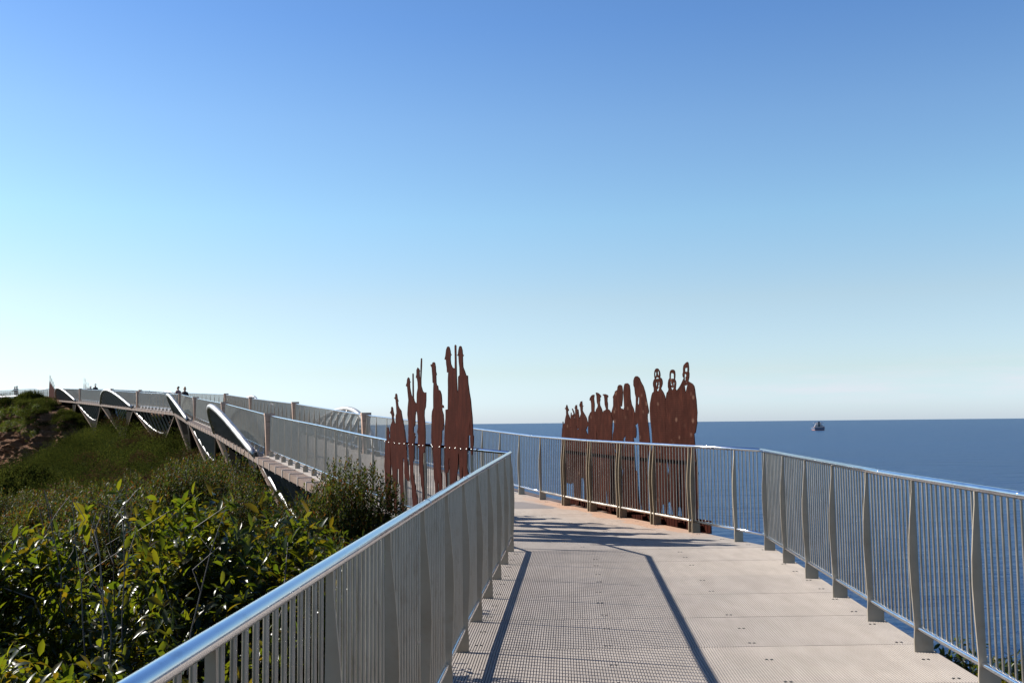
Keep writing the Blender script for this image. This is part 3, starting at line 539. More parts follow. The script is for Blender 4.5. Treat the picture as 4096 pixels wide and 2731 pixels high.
# ---------------------------------------------------------------- silhouettes of steel
LA,LU,LN=(-.12329,13.41591),(-.37876,.92549),(-.92549,-.37876)
RA,RU,RN=(3.66786,13.73883),(-.3601,.93291),(.93291,.3601)
gL='rust-brown soldier silhouettes bolted to the inland railing'; gR='engraved rust-brown silhouettes behind the sea-side railing'
ll={'trio':'three joined small rust-brown soldier silhouettes, leftmost plate of the inland group, overlapping the bush',
'pair_a':'two rust-brown soldier silhouettes with rifles and slim helmets, second plate from the left',
'single':'single rust-brown soldier silhouette with slouch hat between two double plates',
'pair_b':'two tallest rust-brown soldier silhouettes sharing one rifle, beside the bend of the near railing'}
bolts=SILH['bolts']
for k,lp in SILH['L'].items():
    o=thing('soldier_silhouette',ll[k],'sculpture',(LA[0]+LU[0]*lp[0][0][0],LA[1]+LU[1]*lp[0][0][0],0),0,gL)
    zm=min(p[1] for p in lp[0]); L0=[[s,(-.08 if z<zm+.055 else z)] for s,z in lp[0]]
    m=MB(); plate(m,[L0],LA,LU,LN,.012); m.build('steel_plate',M['rust'],o)
    s0=min(p[0] for p in lp[0]); s1=max(p[0] for p in lp[0])
    for s,z in bolts:
        if s0<=s<=s1:
            b=MB(); b.dome((LA[0]+LU[0]*s+LN[0]*.012,LA[1]+LU[1]*s+LN[1]*.012,z),(LN[0],LN[1],0),.017,10); b.build('bolt',M['bolt'],o,True)
rl={'hats':'cluster of smallest rust-brown silhouettes in brimmed hats, farthest left behind the sea-side railing',
'caps':'three rust-brown silhouettes in peaked caps, second plate from the left behind the sea-side railing',
'pair_backs':'two broad rust-brown silhouettes side by side, third plate from the left with open legs',
'hooded':'single narrow rust-brown hooded silhouette with a thin arm gap, in the middle of the group',
'helmet':'rust-brown silhouette with cut-out face and bulbous headgear, left of the last pair',
'faces':'two tallest rust-brown silhouettes with cut-out faces, right end of the sea-side group'}
for k,lp in SILH['R'].items():
    o=thing('engraved_silhouette',rl[k],'sculpture',(RA[0]+RU[0]*lp[0][0][0],RA[1]+RU[1]*lp[0][0][0],0),0,gR)
    m=MB(); plate(m,lp,RA,RU,(-RN[0],-RN[1]),.012); m.build('steel_plate',M['rust_names'],o)
ch=thing('rust_channel','long low rusty steel channel carrying the engraved silhouettes at the deck edge','steel beam',(RA[0]+RU[0]*1.88,RA[1]+RU[1]*1.88,0))
u=Vector((*RU,0)); nn=Vector((*RN,0)); a=Vector((*RA,0))
m=MB(); s0,s1=1.88,7.3
for z,h_,dz,t in ((.10,.075,0,.012),):
    m.box(a+u*((s0+s1)/2)+nn*.05+Vector((0,0,.075)),u,nn,(0,0,1),(s1-s0)/2,.008,.095)
    m.box(a+u*((s0+s1)/2)-nn*.02+Vector((0,0,-.02)),u,nn,(0,0,1),(s1-s0)/2,.078,.006)
    m.box(a+u*((s0+s1)/2)-nn*.09+Vector((0,0,-.045)),u,nn,(0,0,1),(s1-s0)/2,.007,.04)
m.build('channel',M['rust'],ch)
s=2.1
while s<s1: m=MB(); m.box(a+u*s+nn*.0+Vector((0,0,.03)),u,nn,(0,0,1),.006,.05,.05); s+=.6; m.build('gusset',M['rust'],ch)
# far sculptures near the cliff, spiky from here
def far_fig(org,u,n,offs_,label,nm):
    o=thing('soldier_silhouette',label,'sculpture',tuple(org),0,'far soldier silhouettes at the end of the bridge')
    for s,h0,w in offs_:
        L=[(s-w,-.3),(s-w,h0*.55),(s-w*.7,h0*.72),(s-w*.25,h0*.78),(s-w*.28,h0*.86),(s-w*.45,h0*.9),(s-w*.2,h0),(s+w*.2,h0),(s+w*.4,h0*.9),(s+w*.22,h0*.86),(s+w*.25,h0*.78),(s+w*.8,h0*.7),(s+w,h0*.5),(s+w*.9,-.3)]
        m=MB(); plate(m,[L],(org[0],org[1]),(u[0],u[1]),(n[0],n[1]),.012)
        for i,p in enumerate(m.v): m.v[i]=(p[0],p[1],p[2]+org[2])
        m.build('steel_plate',M['rust'],o)
d8=(PL[7]-PL[6]); d8=Vector((d8.x,d8.y,0)).normalized(); nL8=-nd(d8)
far_fig(PL[7]+nL8*.5+d8*.4,d8,nL8,[(0.35+i*.62,1.85+.22*i+(.12 if i%2 else 0),.33) for i in range(7)],'far rust-brown silhouette group left of the last arch, spiky tops above the railing','a')
far_fig(PR[7]-nL8*.4+d8*1.0,d8,nL8,[(0.35+i*.95,1.7+.3*i+(.15 if i%2 else 0),.22) for i in range(5)],'far rust-brown silhouette group across the deck, behind the man in the dark hat','b')
# ---------------------------------------------------------------- people
def person_mat(name,top,leg,skin=(.42,.27,.2)):
    m,nt,b,N,L=newmat(name); t=N.new('ShaderNodeTexCoord'); s=N.new('ShaderNodeSeparateXYZ'); L.new(t.outputs['Object'],s.inputs[0])
    n=noise(nt,9,3,.6,t.outputs['Object']); z=math_(nt,'ADD',s.outputs['Z'],math_(nt,'MULTIPLY',n.outputs['Fac'],.03))
    r=ramp(nt,math_(nt,'DIVIDE',z,1.8),[(0,leg),(.50,top),(.835,skin),(1,skin)]); r.color_ramp.interpolation='CONSTANT'
    e=r.color_ramp.elements; L.new(r.outputs[0],b.inputs['Base Color']); b.inputs['Roughness'].default_value=.8; return m
def person(label,loc,rz,top,leg,hat=None,hair=None,lean=0,scale=1.,bag=False,group='people on the walkway',arms='rail'):
    root=thing('person',label,'person',tuple(loc),rz,group)
    # skeleton: x right, y forward
    if arms=='rail': ha=[(.27,.10,1.12),(.24,.36,1.16)]
    elif arms=='phone': ha=[(.25,.10,1.22),(.10,.26,1.50)]
    else: ha=[(.27,.02,1.10),(.25,.08,.86)]
    hb=[(.27,.02,1.12),(.23,.12,.90)] if arms=='phone' else ha
    V=[(0,0,.95),(0,.01+lean*.4,1.18),(0,.01+lean,1.42),(0,.03+lean,1.52),(0,.05+lean,1.62),(0,.06+lean,1.72),
       (.19,.0+lean,1.40),(-.19,.0+lean,1.40),
       (ha[0][0],ha[0][1]+lean,ha[0][2]),(ha[1][0],ha[1][1]+lean,ha[1][2]),(-hb[0][0],hb[0][1]+lean,hb[0][2]),(-hb[1][0],hb[1][1]+lean,hb[1][2]),
       (.10,0,.88),(-.10,0,.88),(.11,.02,.48),(-.11,-.02,.48),(.12,0,.08),(-.12,-.03,.08),(.13,.16,.04),(-.13,.13,.04),(ha[1][0]-.02,ha[1][1]+lean+.08,ha[1][2]+.01),(-hb[1][0]+.02,hb[1][1]+lean+.08,hb[1][2]+.01)]
    E=[(0,1),(1,2),(2,3),(3,4),(4,5),(2,6),(2,7),(6,8),(8,9),(7,10),(10,11),(0,12),(0,13),(12,14),(13,15),(14,16),(15,17),(16,18),(17,19),(9,20),(11,21)]
    rad=[.15,.145,.14,.055,.095,.075,.075,.075,.052,.034,.052,.034,.10,.10,.065,.065,.045,.045,.04,.04,.035,.035]
    me=bpy.data.meshes.new('body'); me.from_pydata(V,E,[]); me.materials.append(person_mat('clothing',top,leg))
    o=bpy.data.objects.new('body',me); C.objects.link(o); o.parent=root; 
    sk=o.modifiers.new('skin','SKIN'); sb=o.modifiers.new('sub','SUBSURF'); sb.levels=2; sb.render_levels=2
    for i,vv in enumerate(me.skin_vertices[0].data): vv.radius=(rad[i],rad[i]*(.75 if i<3 else 1)); vv.use_root=(i==0)
    sk.use_smooth_shade=True
    hm=MB()
    c=Vector((0,.05+lean-.018,1.70))
    def ell(m,c,rx,ry,rz_,n=12,zlo=-1.,zhi=1.):
        v=[];f=[];K_=8
        for i in range(K_+1):
            z=zlo+(zhi-zlo)*i/K_; r=math.sqrt(max(0.0004,1-z*z))
            v+=[c+Vector((rx*r*math.cos(2*math.pi*j/n),ry*r*math.sin(2*math.pi*j/n),rz_*z)) for j in range(n)]
        for i in range(K_):
            for j in range(n): f.append((i*n+j,i*n+(j+1)%n,(i+1)*n+(j+1)%n,(i+1)*n+j))
        f.append(tuple(range(n))[::-1]); f.append(tuple(K_*n+j for j in range(n))); m.add(v,f)
    if hair:
        ell(hm,c+Vector((0,-.02,.005)),.098,.105,.115 if hair[1]=='short' else .2,zlo=-.15 if hair[1]=='short' else -1.,zhi=1)
        hm.build('hair',mat_simple('hair_colour',hair[0]),None,True).parent=root
    if hat:
        m=MB(); ell(m,c+Vector((0,0,.07)),.105,.115,.10,zlo=-.1); ell(m,c+Vector((0,0,.065)),.175,.185,.015); q=m.build('hat',mat_simple('hat_felt',hat),None,True); q.parent=root
    # face: nose and ears
    m=MB(); ell(m,c+Vector((0,.115,-.02)),.016,.022,.025,8); ell(m,c+Vector((.10,.03,-.02)),.014,.022,.03,8); ell(m,c+Vector((-.10,.03,-.02)),.014,.022,.03,8); q=m.build('face',M['person_skin'],None,True); q.parent=root
    root.scale=(scale,)*3
    return root
def mid(i,t,f): # point on the bridge deck: span i, along t, across f
    return nodesL[i].lerp(nodesL[i+1],t).lerp(nodesR[i].lerp(nodesR[i+1],t),f)
pd=mid(7,.0,.3)
person('man in a black jacket and dark brimmed hat seen from behind, below the far silhouettes',mid(7,-.02,.45),R(30),(.012,.012,.014),(.03,.03,.04),hat=(.02,.02,.02),scale=1.03)
person('white-haired person half hidden beside the man in the dark hat',mid(7,.02,.33),R(30),(.02,.02,.025),(.03,.03,.035),hair=((.6,.58,.55),'short'),scale=.93)
person('blonde person in a black coat standing at the bridge railing, back to the camera',mid(4,.25,.36),R(200),(.013,.014,.018),(.03,.03,.04),hair=((.35,.2,.1),'long'),scale=.99,arms='down')
person('person in a pinkish brown jacket raising a phone, behind the one in the black coat',mid(4,.33,.30),R(60),(.16,.09,.09),(.03,.03,.05),hair=((.08,.05,.03),'short'),scale=1.04,arms='phone')
lp,ld=at(L3,plen(L3),26.5); person('dark-clothed person with short hair at the far left railing, left one of two',lp+nd(ld)*.45,math.atan2(-ld.x*0+.3,-1),(.012,.014,.02),(.03,.03,.04),hair=((.02,.018,.015),'short'),lean=.05)
lp,ld=at(L3,plen(L3),25.3); person('dark-clothed person with long dark hair at the far left railing, right one of two',lp+nd(ld)*.45,math.atan2(.3,-1),(.014,.014,.02),(.03,.03,.04),hair=((.02,.018,.015),'long'),lean=.05)
# ---------------------------------------------------------------- terrain
def interp(x,xs,ys): return float(np.interp(x,xs,ys))
rx=[p for p in R1[:-1]+R2+R3[1:]]; lx=[p for p in L1[:-1]+L2+L3[1:]]
ry=np.array([p.y for p in rx]); rxx=np.array([p.x for p in rx]); ly=np.array([p.y for p in lx]); lxx=np.array([p.x for p in lx])
bY=[-60,0,8,15,25,40,52,66,78,90,101,112,122,135,170,260]
bZ=[-1.6,-1.4,-1.2,-1.4,-1.8,-1.9,-2.0,-.9,-.1,.8,.5,1.6,4.2,5.2,5.3,4.]
_h=np.array([[math.sin(i*12.9898+j*78.233)*43758.5453%1 for j in range(64)] for i in range(64)])
def vnoise(x,y):
    xi=math.floor(x); yi=math.floor(y); fx=x-xi; fy=y-yi; fx=fx*fx*(3-2*fx); fy=fy*fy*(3-2*fy)
    g=lambda a,b:_h[a%64,b%64]
    return (g(xi,yi)*(1-fx)+g(xi+1,yi)*fx)*(1-fy)+(g(xi,yi+1)*(1-fx)+g(xi+1,yi+1)*fx)*fy
CX=np.array([-45,-49.5,-54,-59,-63,-68,-74,-82,-95,-130]); CY=np.array([111,112,116,121.5,128,133,141,149,160,190])
def ground(x,y):
    xr=interp(y,ry,rxx); xl=interp(y,ly,lxx)
    cs=.93 if y<70 else .84
    if y<13.5: cs=1
    dr=(x-xr)*cs; dl=(xl-x)*cs
    b=interp(y,bY,bZ)
    if y>111 and x<interp(y,CY,CX)+.8: return -4.5+(vnoise(x*.2,y*.2)-.5)
    if y<119:
        kk=interp(y,[15,30,45,60,80,100],[22,12,5,3,.8,-.5])
        b-=min(6.5,(.40+.012*max(0,y-80))*max(0,dl-kk))
    b+=(vnoise(x*.22,y*.22)-.5)*.7*(1 if y>16 else .4)
    e=1.0 if y<60 else 1.0+min(10,(y-60)*.12)
    if dr>e-2.0: b-=min(45,(dr-e+2.0)*.95+max(0,dr-e)*.25)
    return max(b,-41)
xs=np.concatenate([np.arange(-260,-70,8.),np.arange(-70,14,1.4),np.arange(14,70,4.)]); ys=np.concatenate([np.arange(-60,0,4.),np.arange(0,125,1.4),np.arange(126,330,6.)])
v=[];f=[]
for y in ys:
    for x in xs: v.append((x,y,ground(x,y)-(0 if y<200 else (y-200)*.05)))
nx=len(xs)
for j in range(len(ys)-1):
    for i in range(nx-1): f.append((j*nx+i,j*nx+i+1,(j+1)*nx+i+1,(j+1)*nx+i))
g=MB(); g.add(v,f); tag(g.build('terrain',M['ground'],None,True),kind='structure')
# sea to the horizon
sea=MB(); rings=[0,150,400,1000,3000,10000,30000,90000]; n=96; v=[(0,0,-38)]
for r in rings[1:]: v+=[(r*math.cos(2*math.pi*j/n),r*math.sin(2*math.pi*j/n),-38) for j in range(n)]
f=[(0,1+j,1+(j+1)%n) for j in range(n)]
for i in range(len(rings)-2):
    for j in range(n): a=1+i*n; f.append((a+j,a+n+j,a+n+(j+1)%n,a+(j+1)%n))
sea.add(v,f); tag(sea.build('sea',M['sea']),kind='structure')
# cliff face
cp=[(-36,113.5),(-40,112.2),(-45,111),(-49.5,112),(-54,116),(-59,121.5),(-63,128),(-68,133),(-74,141),(-82,149),(-95,160)]
cl=[Vector((x,y,0)) for x,y in cp]; cA=plen(cl)
NU,NV=420,130; v=[];f=[]
def cliff_top(s): return 1.6+1.9*max(0,min(1,(s-10)/9))+min(1.,s/40)*.4+.9*vnoise(s*.2,3.3)+.5*vnoise(s*.9,7.7)
def cliff_point(s,z):
    p,d=at(cl,cA,s); w=(z+8)/(cliff_top(s)+8); nrm=Vector((d.y,-d.x,0))
    if nrm.y>0: nrm=-nrm
    o=1.9*(1-w)+1.5*vnoise(s*.33+9,z*.22)+1.1*vnoise(s*.9+3,z*.7)+.8*vnoise(s*1.9,z*1.3+5)+.55*vnoise(s*3.1,z*5.+2)+.45*vnoise(s*6.5,z*9.)+.25*vnoise(s*12,z*14)
    o+=.6*(vnoise(s*.5+20,z*1.6)>.55)-.5*(vnoise(s*1.1+40,z*.4)>.68)
    return Vector((p.x,p.y,z))+nrm*o
for j in range(NV+1):
    for i in range(NU+1):
        s_=cA[-1]*i/NU; v.append(cliff_point(s_,-8+(cliff_top(s_)+8)*j/NV))
for j in range(NV):
    for i in range(NU): a=j*(NU+1)+i; f.append((a,a+1,a+NU+2,a+NU+1))
# cap back to the plateau
b0=len(v)
for i in range(NU+1):
    q=v[NV*(NU+1)+i]; v.append(q+Vector((0,9,.9)))
for i in range(NU): a=NV*(NU+1)+i; f.append((a,a+1,b0+i+1,b0+i))
m=MB(); m.add(v,f); tag(m.build('cliff',M['cliff'],None,True),kind='structure')
# brown knoll beyond the bridge
m=MB(); v=[];f=[]; NN=40
for j in range(NN+1):
    for i in range(NN+1):
        x=-64+34*i/NN; y=150+26*j/NN; e=math.exp(-((x+43.)/7.5)**2-((y-163)/8)**2)*1.7+math.exp(-((x+37)/4.)**2-((y-163)/8)**2)*.6
        q_=math.exp(-((x+48)/12)**6-((y-163)/11)**6); v.append((x,y,-4+7.3*q_+e+.8*vnoise(x*.5,y*.5)*min(1,e)+.3*vnoise(x*2,y*2)))
for j in range(NN):
    for i in range(NN): a=j*(NN+1)+i; f.append((a,a+1,a+NN+2,a+NN+1))
m.add(v,f); tag(m.build('hill',M['cliff'],None,True),kind='structure')
# ---------------------------------------------------------------- foliage
def np_mesh(name,V,F4,mat,smooth=False):
    me=bpy.data.meshes.new(name); n=len(V); k=len(F4)
    me.vertices.add(n); me.vertices.foreach_set('co',np.asarray(V,dtype=np.float32).ravel())
    me.loops.add(k*4); me.loops.foreach_set('vertex_index',np.asarray(F4,dtype=np.int32).ravel())
    me.polygons.add(k); me.polygons.foreach_set('loop_start',np.arange(0,k*4,4,dtype=np.int32))
    me.update(calc_edges=True); me.materials.append(mat)
    if smooth: me.shade_smooth()
    return me
def norm(a): return a/np.maximum(1e-9,np.linalg.norm(a,axis=-1,keepdims=True))
def leaves(P,D,U,L,Wd,curl=.15,fold=.25,big=True):
    """P base points, D directions, U approximate up normals, L lengths; each leaf = 2x3 folded quads (big) or 1x2 quads"""
    D=norm(D); S=norm(np.cross(D,U)); Nn=np.cross(S,D); L=L[:,None]; Wd=Wd[:,None]
    ts=[0,.3,.68,1.] if big else [0,.55,1.]
    ws=[.12,.9,.85,.04] if big else [.15,1.,.08]
    rows=[]
    for t,w in zip(ts,ws):
        c=P+D*L*t-Nn*L*curl*t*t
        side=S*Wd*w*.5; lift=Nn*Wd*w*.5*fold
        rows.append(np.stack([c-side+lift,c,c+side+lift],1) if big else np.stack([c-side,c+side],1))
    A=np.concatenate(rows,1); n=len(P); k=A.shape[1]; col=3 if big else 2
    q=[]
    for r in range(len(ts)-1):
        for c in range(col-1): a=r*col+c; q.append([a,a+1,a+col+1,a+col])
    q=np.array(q); F=(np.arange(n)[:,None,None]*k+q[None]).reshape(-1,4)
    return A.reshape(-1,3),F
def rdir(n,up=.0):
    d=rng.normal(size=(n,3)); d[:,2]=np.abs(d[:,2])*1.0+up; return norm(d)
def stems_mesh(paths,r0,mat,name):
    m=MB()
    for p,r in paths: m.tube(p,[r*(1-.7*i/(len(p)-1)) for i in range(len(p))],5,False)
    return m.mesh(name,mat,True)
def big_bush_meshes(seed,rx_,ry_,rz_,nshoot):
    """crown centred at the ground; leaf shoots over a lumpy dome"""
    global rng; rng=np.random.default_rng(seed)
    n=nshoot; th=rng.uniform(0,2*np.pi,n); cz=rng.uniform(-.05,1,n); sh=rng.choice([1.,.93,.84,.72,.55],n,p=[.34,.26,.18,.12,.10])
    r=np.sqrt(np.maximum(0,1-cz*cz)); lump=1+.12*np.sin(3*th+seed)+.10*np.sin(5*th*1.0+4*cz+seed*2)+rng.normal(0,.045,n)
    T=np.stack([rx_*r*np.cos(th),ry_*r*np.sin(th),rz_*(.25+.75*np.maximum(cz,-.2))],1)*(sh*lump)[:,None]
    # shoots gather into clumps with gaps between
    cc=T[rng.choice(n,46,replace=False)]; dd=((T[:,None]-cc[None])**2).sum(-1); k_=dd.argmin(1); T=T+(cc[k_]-T)*rng.uniform(.0,.55,n)[:,None]
    out=norm(T*np.array([.6,.6,1.2])+np.array([0,0,.35])); out=norm(out+rng.normal(0,.42,(n,3)))
    P=[];D=[];U=[];L=[];Wd=[]
    paths=[]
    for i in range(n):
        k=rng.integers(8,14); ax=out[i]; x=norm(np.cross(ax,[.3,.1,1.]));y=np.cross(ax,x)
        sl=rng.uniform(.10,.24)
        for j in range(k):
            t=j/(k-1); a=j*2.4+rng.uniform(0,.6); el=-.25+.95*t**1.3+rng.normal(0,.25)
            d=(x*np.cos(a)+y*np.sin(a))*np.cos(el)+ax*np.sin(el)
            P.append(T[i]-ax*sl*(1-t)); D.append(d); U.append(ax+rng.normal(0,.25,3)); l=rng.uniform(.06,.118)*(1-.2*t); L.append(l); Wd.append(l*rng.uniform(.34,.46))
        if i%25==0:
            b=T[i]*np.array([.25,.25,.1]); mdl=T[i]-ax*.35; paths.append(([Vector(b),Vector((b+mdl)/2+rng.normal(0,.05,3)),Vector(mdl),Vector(T[i])],.009))
    V_,F_=leaves(np.array(P),np.array(D),np.array(U),np.array(L),np.array(Wd),.28,.32,True)
    return np_mesh('foliage',V_,F_,M['leaf_big']),stems_mesh(paths,.01,M['twig'],'stems')
def small_bush_meshes(seed,rx_,ry_,rz_,nshoot,leaf=.03,spread=1.,red=.0):
    global rng; rng=np.random.default_rng(seed)
    n=nshoot; th=rng.uniform(0,2*np.pi,n); cz=rng.uniform(0,1,n); sh=rng.uniform(.45,1.,n)**.5
    r=np.sqrt(np.maximum(0,1-cz**2.2)); lump=np.clip(1+.14*np.sin(3*th+seed)+.12*np.sin(4*th+5*cz+seed*2)+rng.normal(0,.06,n),.6,1.08)
    T=np.stack([rx_*r*np.cos(th),ry_*r*np.sin(th),rz_*(.12+.88*cz)],1)*(sh*lump)[:,None]
    ax=norm(np.stack([T[:,0]*.5,T[:,1]*.5,np.full(n,.9*rz_)],1)+rng.normal(0,.22,(n,3)))
    sl=rng.uniform(.12,.34,n)*(leaf/.03)**.5; k=16
    t=np.linspace(0,1,k)[None,:,None]; base=(T-ax*sl[:,None])[:,None,:]+ax[:,None,:]*(sl[:,None,None]*t)
    x=norm(np.cross(ax,[.3,.1,1.])); y=np.cross(ax,x); a=(np.arange(k)*2.4)[None,:,None]+rng.uniform(0,6,(n,1,1))
    el=.5+.5*t
    D=(x[:,None]*np.cos(a)+y[:,None]*np.sin(a))*np.cos(el)+ax[:,None]*np.sin(el)
    P=base.reshape(-1,3); D=D.reshape(-1,3)+rng.normal(0,.15,(n*k,3)); U=np.repeat(ax,k,0)+rng.normal(0,.4,(n*k,3))
    L=rng.uniform(.7,1.25,n*k)*leaf; V_,F_=leaves(P,D,U,L,L*.42,.1,.2,False)
    paths=[]
    for i in range(0,n,30):
        b=T[i]*np.array([.2,.2,0.]); paths.append(([Vector(b),Vector((b+T[i])/2+rng.normal(0,.06,3)),Vector(T[i])],.01))
    return np_mesh('foliage',V_,F_,M['leaf_small']),stems_mesh(paths,.01,M['twig'],'stems')
def put(name,label,cat,group,meshes,loc,rz,sc):
    o=bpy.data.objects.new(name,None); C.objects.link(o); o.location=loc; o.rotation_euler=(0,0,rz); o.scale=sc; tag(o,label,cat,group)
    for nm,me in zip(('foliage','stems'),meshes):
        c=bpy.data.objects.new(nm,me); C.objects.link(c); c.parent=o
    return o
bigA=big_bush_meshes(3,1.35,1.35,1.5,4000); bigB=big_bush_meshes(8,1.25,1.4,1.5,4000); bigC=big_bush_meshes(15,1.0,1.1,1.4,2700)
gb='broad-leaved glossy shrubs beside the near railing'
BB=[(-2.45,7.6,1.12,bigA,1.15,'highest broad-leaved shrub, with bare twigs sticking out, in the middle of the glossy shrubs'),
(-4.4,7.2,.42,bigB,1.2,'broad-leaved shrub at the left edge, right in front of the small-leaved scrub'),
(-1.7,7.2,.74,bigC,.8,'narrow broad-leaved shrub with orange-green leaves close to the near railing, below the tall small-leaved bush'),
(-3.4,5.1,.65,bigB,1.1,'large dark glossy shrub in the lower left, below the twiggy one'),
(-2.25,4.9,.5,bigA,.95,'broad-leaved shrub seen against the railing tube, left of it'),
(-4.9,4.9,.35,bigC,1.2,'yellowish broad-leaved shrub cut by the left picture edge'),
(-2.9,3.2,.30,bigC,1.1,'dark shrub in the bottom left corner behind the railing'),
(-1.85,2.6,-.05,bigB,.75,'shrub seen between the balusters at the bottom of the near railing'),
(-6.3,6.4,.25,bigA,1.1,'broad-leaved shrub beyond the yellowish one at the left edge'),
(-1.5,9.3,.7,bigC,.85,'low broad-leaved shrub behind the near railing, under the tall small-leaved bush')]
for i,(x,y,top,ms,s,lb) in enumerate(BB):
    gz=ground(x,y)-.1; hz=(top-gz)/1.62
    put('broadleaf_shrub',lb,'shrub',gb,ms,(x,y,gz),i*1.7,(s,s,hz))
put('broadleaf_shrub','leafy shrub below the deck edge in the bottom right corner, the nearer one','shrub',None,bigC,(4.05,6.9,-1.72),.4,(.85,.85,1.05))
put('broadleaf_shrub','leafy shrub below the deck edge at the right, farther along behind the third post','shrub',None,bigB,(4.35,9.3,-2.1),2.,(.75,.9,1.05))
smA=small_bush_meshes(21,1.0,1.0,1.9,6000,.042); smB=small_bush_meshes(22,1.3,1.2,1.7,5000,.042); smC=small_bush_meshes(23,.8,.9,1.8,3400,.042)
gs='small-leaved shrubs between the near bushes and the bridge'
SB=[(-2.5,15.2,1.02,smA,1.12,'tallest small-leaved bush, rising in front of the bridge railing'),
(-1.95,14.0,.15,smC,.7,'small-leaved bush touching the leftmost soldier silhouette'),
(-3.1,15.6,.72,smB,.9,'small-leaved bush left of the tallest one, hiding the bridge edge beam'),
(-4.3,16.2,.62,smA,1.0,'reddish tipped small-leaved bush in front of the nearest bridge pier'),
(-1.6,11.9,.25,smB,.75,'small-leaved bush close behind the near railing'),
(-2.5,12.6,.5,smB,1.0,'dense small-leaved bush below the tallest one'),
(-3.9,13.0,.6,smC,1.1,'small-leaved bush right behind the twiggy broad-leaved shrub')]
cnt=0
R_=random.Random(5)
for i in range(46):
    y=R_.uniform(10.5,30); x=-.13*y-3.2-R_.uniform(0,1)*(.42*y+1)
    if x>-.42*(y-13.5)-1.8 and y>13: continue
    cnt+=1
    top=.95-.02*(y-12)-(.40 if x/y<-.41 else .15 if x/y<-.35 else 0)+R_.uniform(-.25,.15)
    SB.append((x,y,top,R_.choice([smA,smB,smC]),R_.uniform(.9,1.35),None))
for i,(x,y,top,ms,s,lb) in enumerate(SB):
    gz=ground(x,y)-.15; hz=max(.45,(top-gz)/1.85)
    put('small_leaved_shrub',lb or 'olive-green small-leaved shrub merging with its neighbours in the middle-left scrub','shrub',gs,ms,(x,y,gz),i*2.1,(s,s,hz))
# far scrub: uncountable, one object
def scrub(name,label,cat,pts,leaf,nleaf,mat,flat=.55):
    global rng; rng=np.random.default_rng(31)
    P=[];
    cen=np.array([p[:3] for p in pts]); rad=np.array([p[3] for p in pts]); n=len(pts)
    th=rng.uniform(0,2*np.pi,(n,nleaf)); cz=rng.uniform(-.05,1,(n,nleaf)); r=np.sqrt(np.maximum(0,1-cz**2)); sh=rng.uniform(.35,1,(n,nleaf))**.35
    lump=1+.2*np.sin(3*th+rng.uniform(0,6,(n,1)))*r+.15*np.sin(5*th+4*cz)+rng.normal(0,.05,(n,nleaf))
    T=np.stack([r*np.cos(th),r*np.sin(th),cz*flat*1.5],-1)*(sh*lump*rad[:,None])[...,None]+cen[:,None]
    N_=np.stack([r*np.cos(th),r*np.sin(th),cz+.5],-1)
    T=T.reshape(-1,3); N_=N_.reshape(-1,3); k=len(T)
    D=norm(N_+rng.normal(0,.7,(k,3))); U=N_+rng.normal(0,.8,(k,3)); L=rng.uniform(.6,1.3,k)*leaf
    V_,F_=leaves(T,D,U,L,L*.5,.1,.2,False)
    o=bpy.data.objects.new(name,np_mesh(name,V_,F_,mat)); C.objects.link(o); return tag(o,label,cat,None,'stuff')
pts=[];R_=random.Random(9)
y=27.
while y<112:
    xl=interp(y,ly,lxx); x=xl+3.5
    lo=-.56*y-4
    while x>lo:
        xx=x+R_.uniform(-.8,.8); yy=y+R_.uniform(-.8,.8)
        rr=R_.uniform(1.0,1.9)*(.8+y/150); gz=ground(xx,yy)
        if not(yy>104 and xx<-42): pts.append((xx,yy,gz-.25+R_.random()**2*1.1,rr*R_.uniform(.75,1.1)))
        x-=1.35+y*.012
    y+=1.5+y*.012
for i in range(150):
    yy=R_.uniform(34,108); xl=interp(yy,ly,lxx); xx=xl-R_.uniform(-2,1)*1.-R_.random()*(.56*yy+4+xl if False else 22)
    if yy>102 and xx<-42: continue
    k=R_.uniform(1.3,2.6)*(yy/85); pts.append((xx,yy,ground(xx,yy)+R_.uniform(.0,.3),k)); pts.append((xx+R_.uniform(-1,1),yy+.5,ground(xx,yy)+R_.uniform(.3,.6),k*.7))
near=[p for p in pts if p[1]<60]; farp=[p for p in pts if p[1]>=60]
scrub('coastal_scrub','dense low olive scrub filling the valley below the bridge, nearer half','scrub',near,.06,1100,M['leaf_far'])
scrub('coastal_scrub','dense dark green scrub on the slope at the foot of the far piers','scrub',farp,.10,900,M['leaf_far'])
pts=[]
for cx_,cy_,nn_ in ((-27.5,76,16),(-33,90,10),(-14,38,8),(-22,60,7)):
    for i in range(nn_):
        xx=cx_+R_.gauss(0,2.0); yy=cy_+R_.gauss(0,2.); pts.append((xx,yy,ground(xx,yy)+R_.uniform(.7,1.2),R_.uniform(.6,1.2)))
scrub('dry_scrub','patches of dry brown brush within the green scrub below the bridge','scrub',pts,.10,500,M['leaf_dry'])
# plateau vegetation on the cliff top
pts=[]
for i in range(620):
    s=R_.uniform(6,cA[-1]); t=R_.random()
    if t<.5:
        z=cliff_top(s)-R_.random()**1.5*2.2*(.4+vnoise(s*.15,9)); q=cliff_point(s,z); pts.append((q.x,q.y+.15,z,R_.uniform(.5,.95)))
    else:
        q=cliff_point(s,cliff_top(s)); dy=R_.uniform(0,10); pts.append((q.x,q.y+dy,q.z+dy*.08+R_.uniform(-.35,.1),R_.uniform(.4,.8)))
for i in range(150):
    s=R_.uniform(4,24); q=cliff_point(s,cliff_top(s)); dy=R_.uniform(-.8,7); pts.append((q.x,q.y+dy,q.z-.15+max(0,dy)*.09,R_.uniform(.4,.75)))
pts=[p for p in pts if p[0]<interp(p[1],ly,lxx)-1.3 or p[1]<113 or p[2]<2.6]

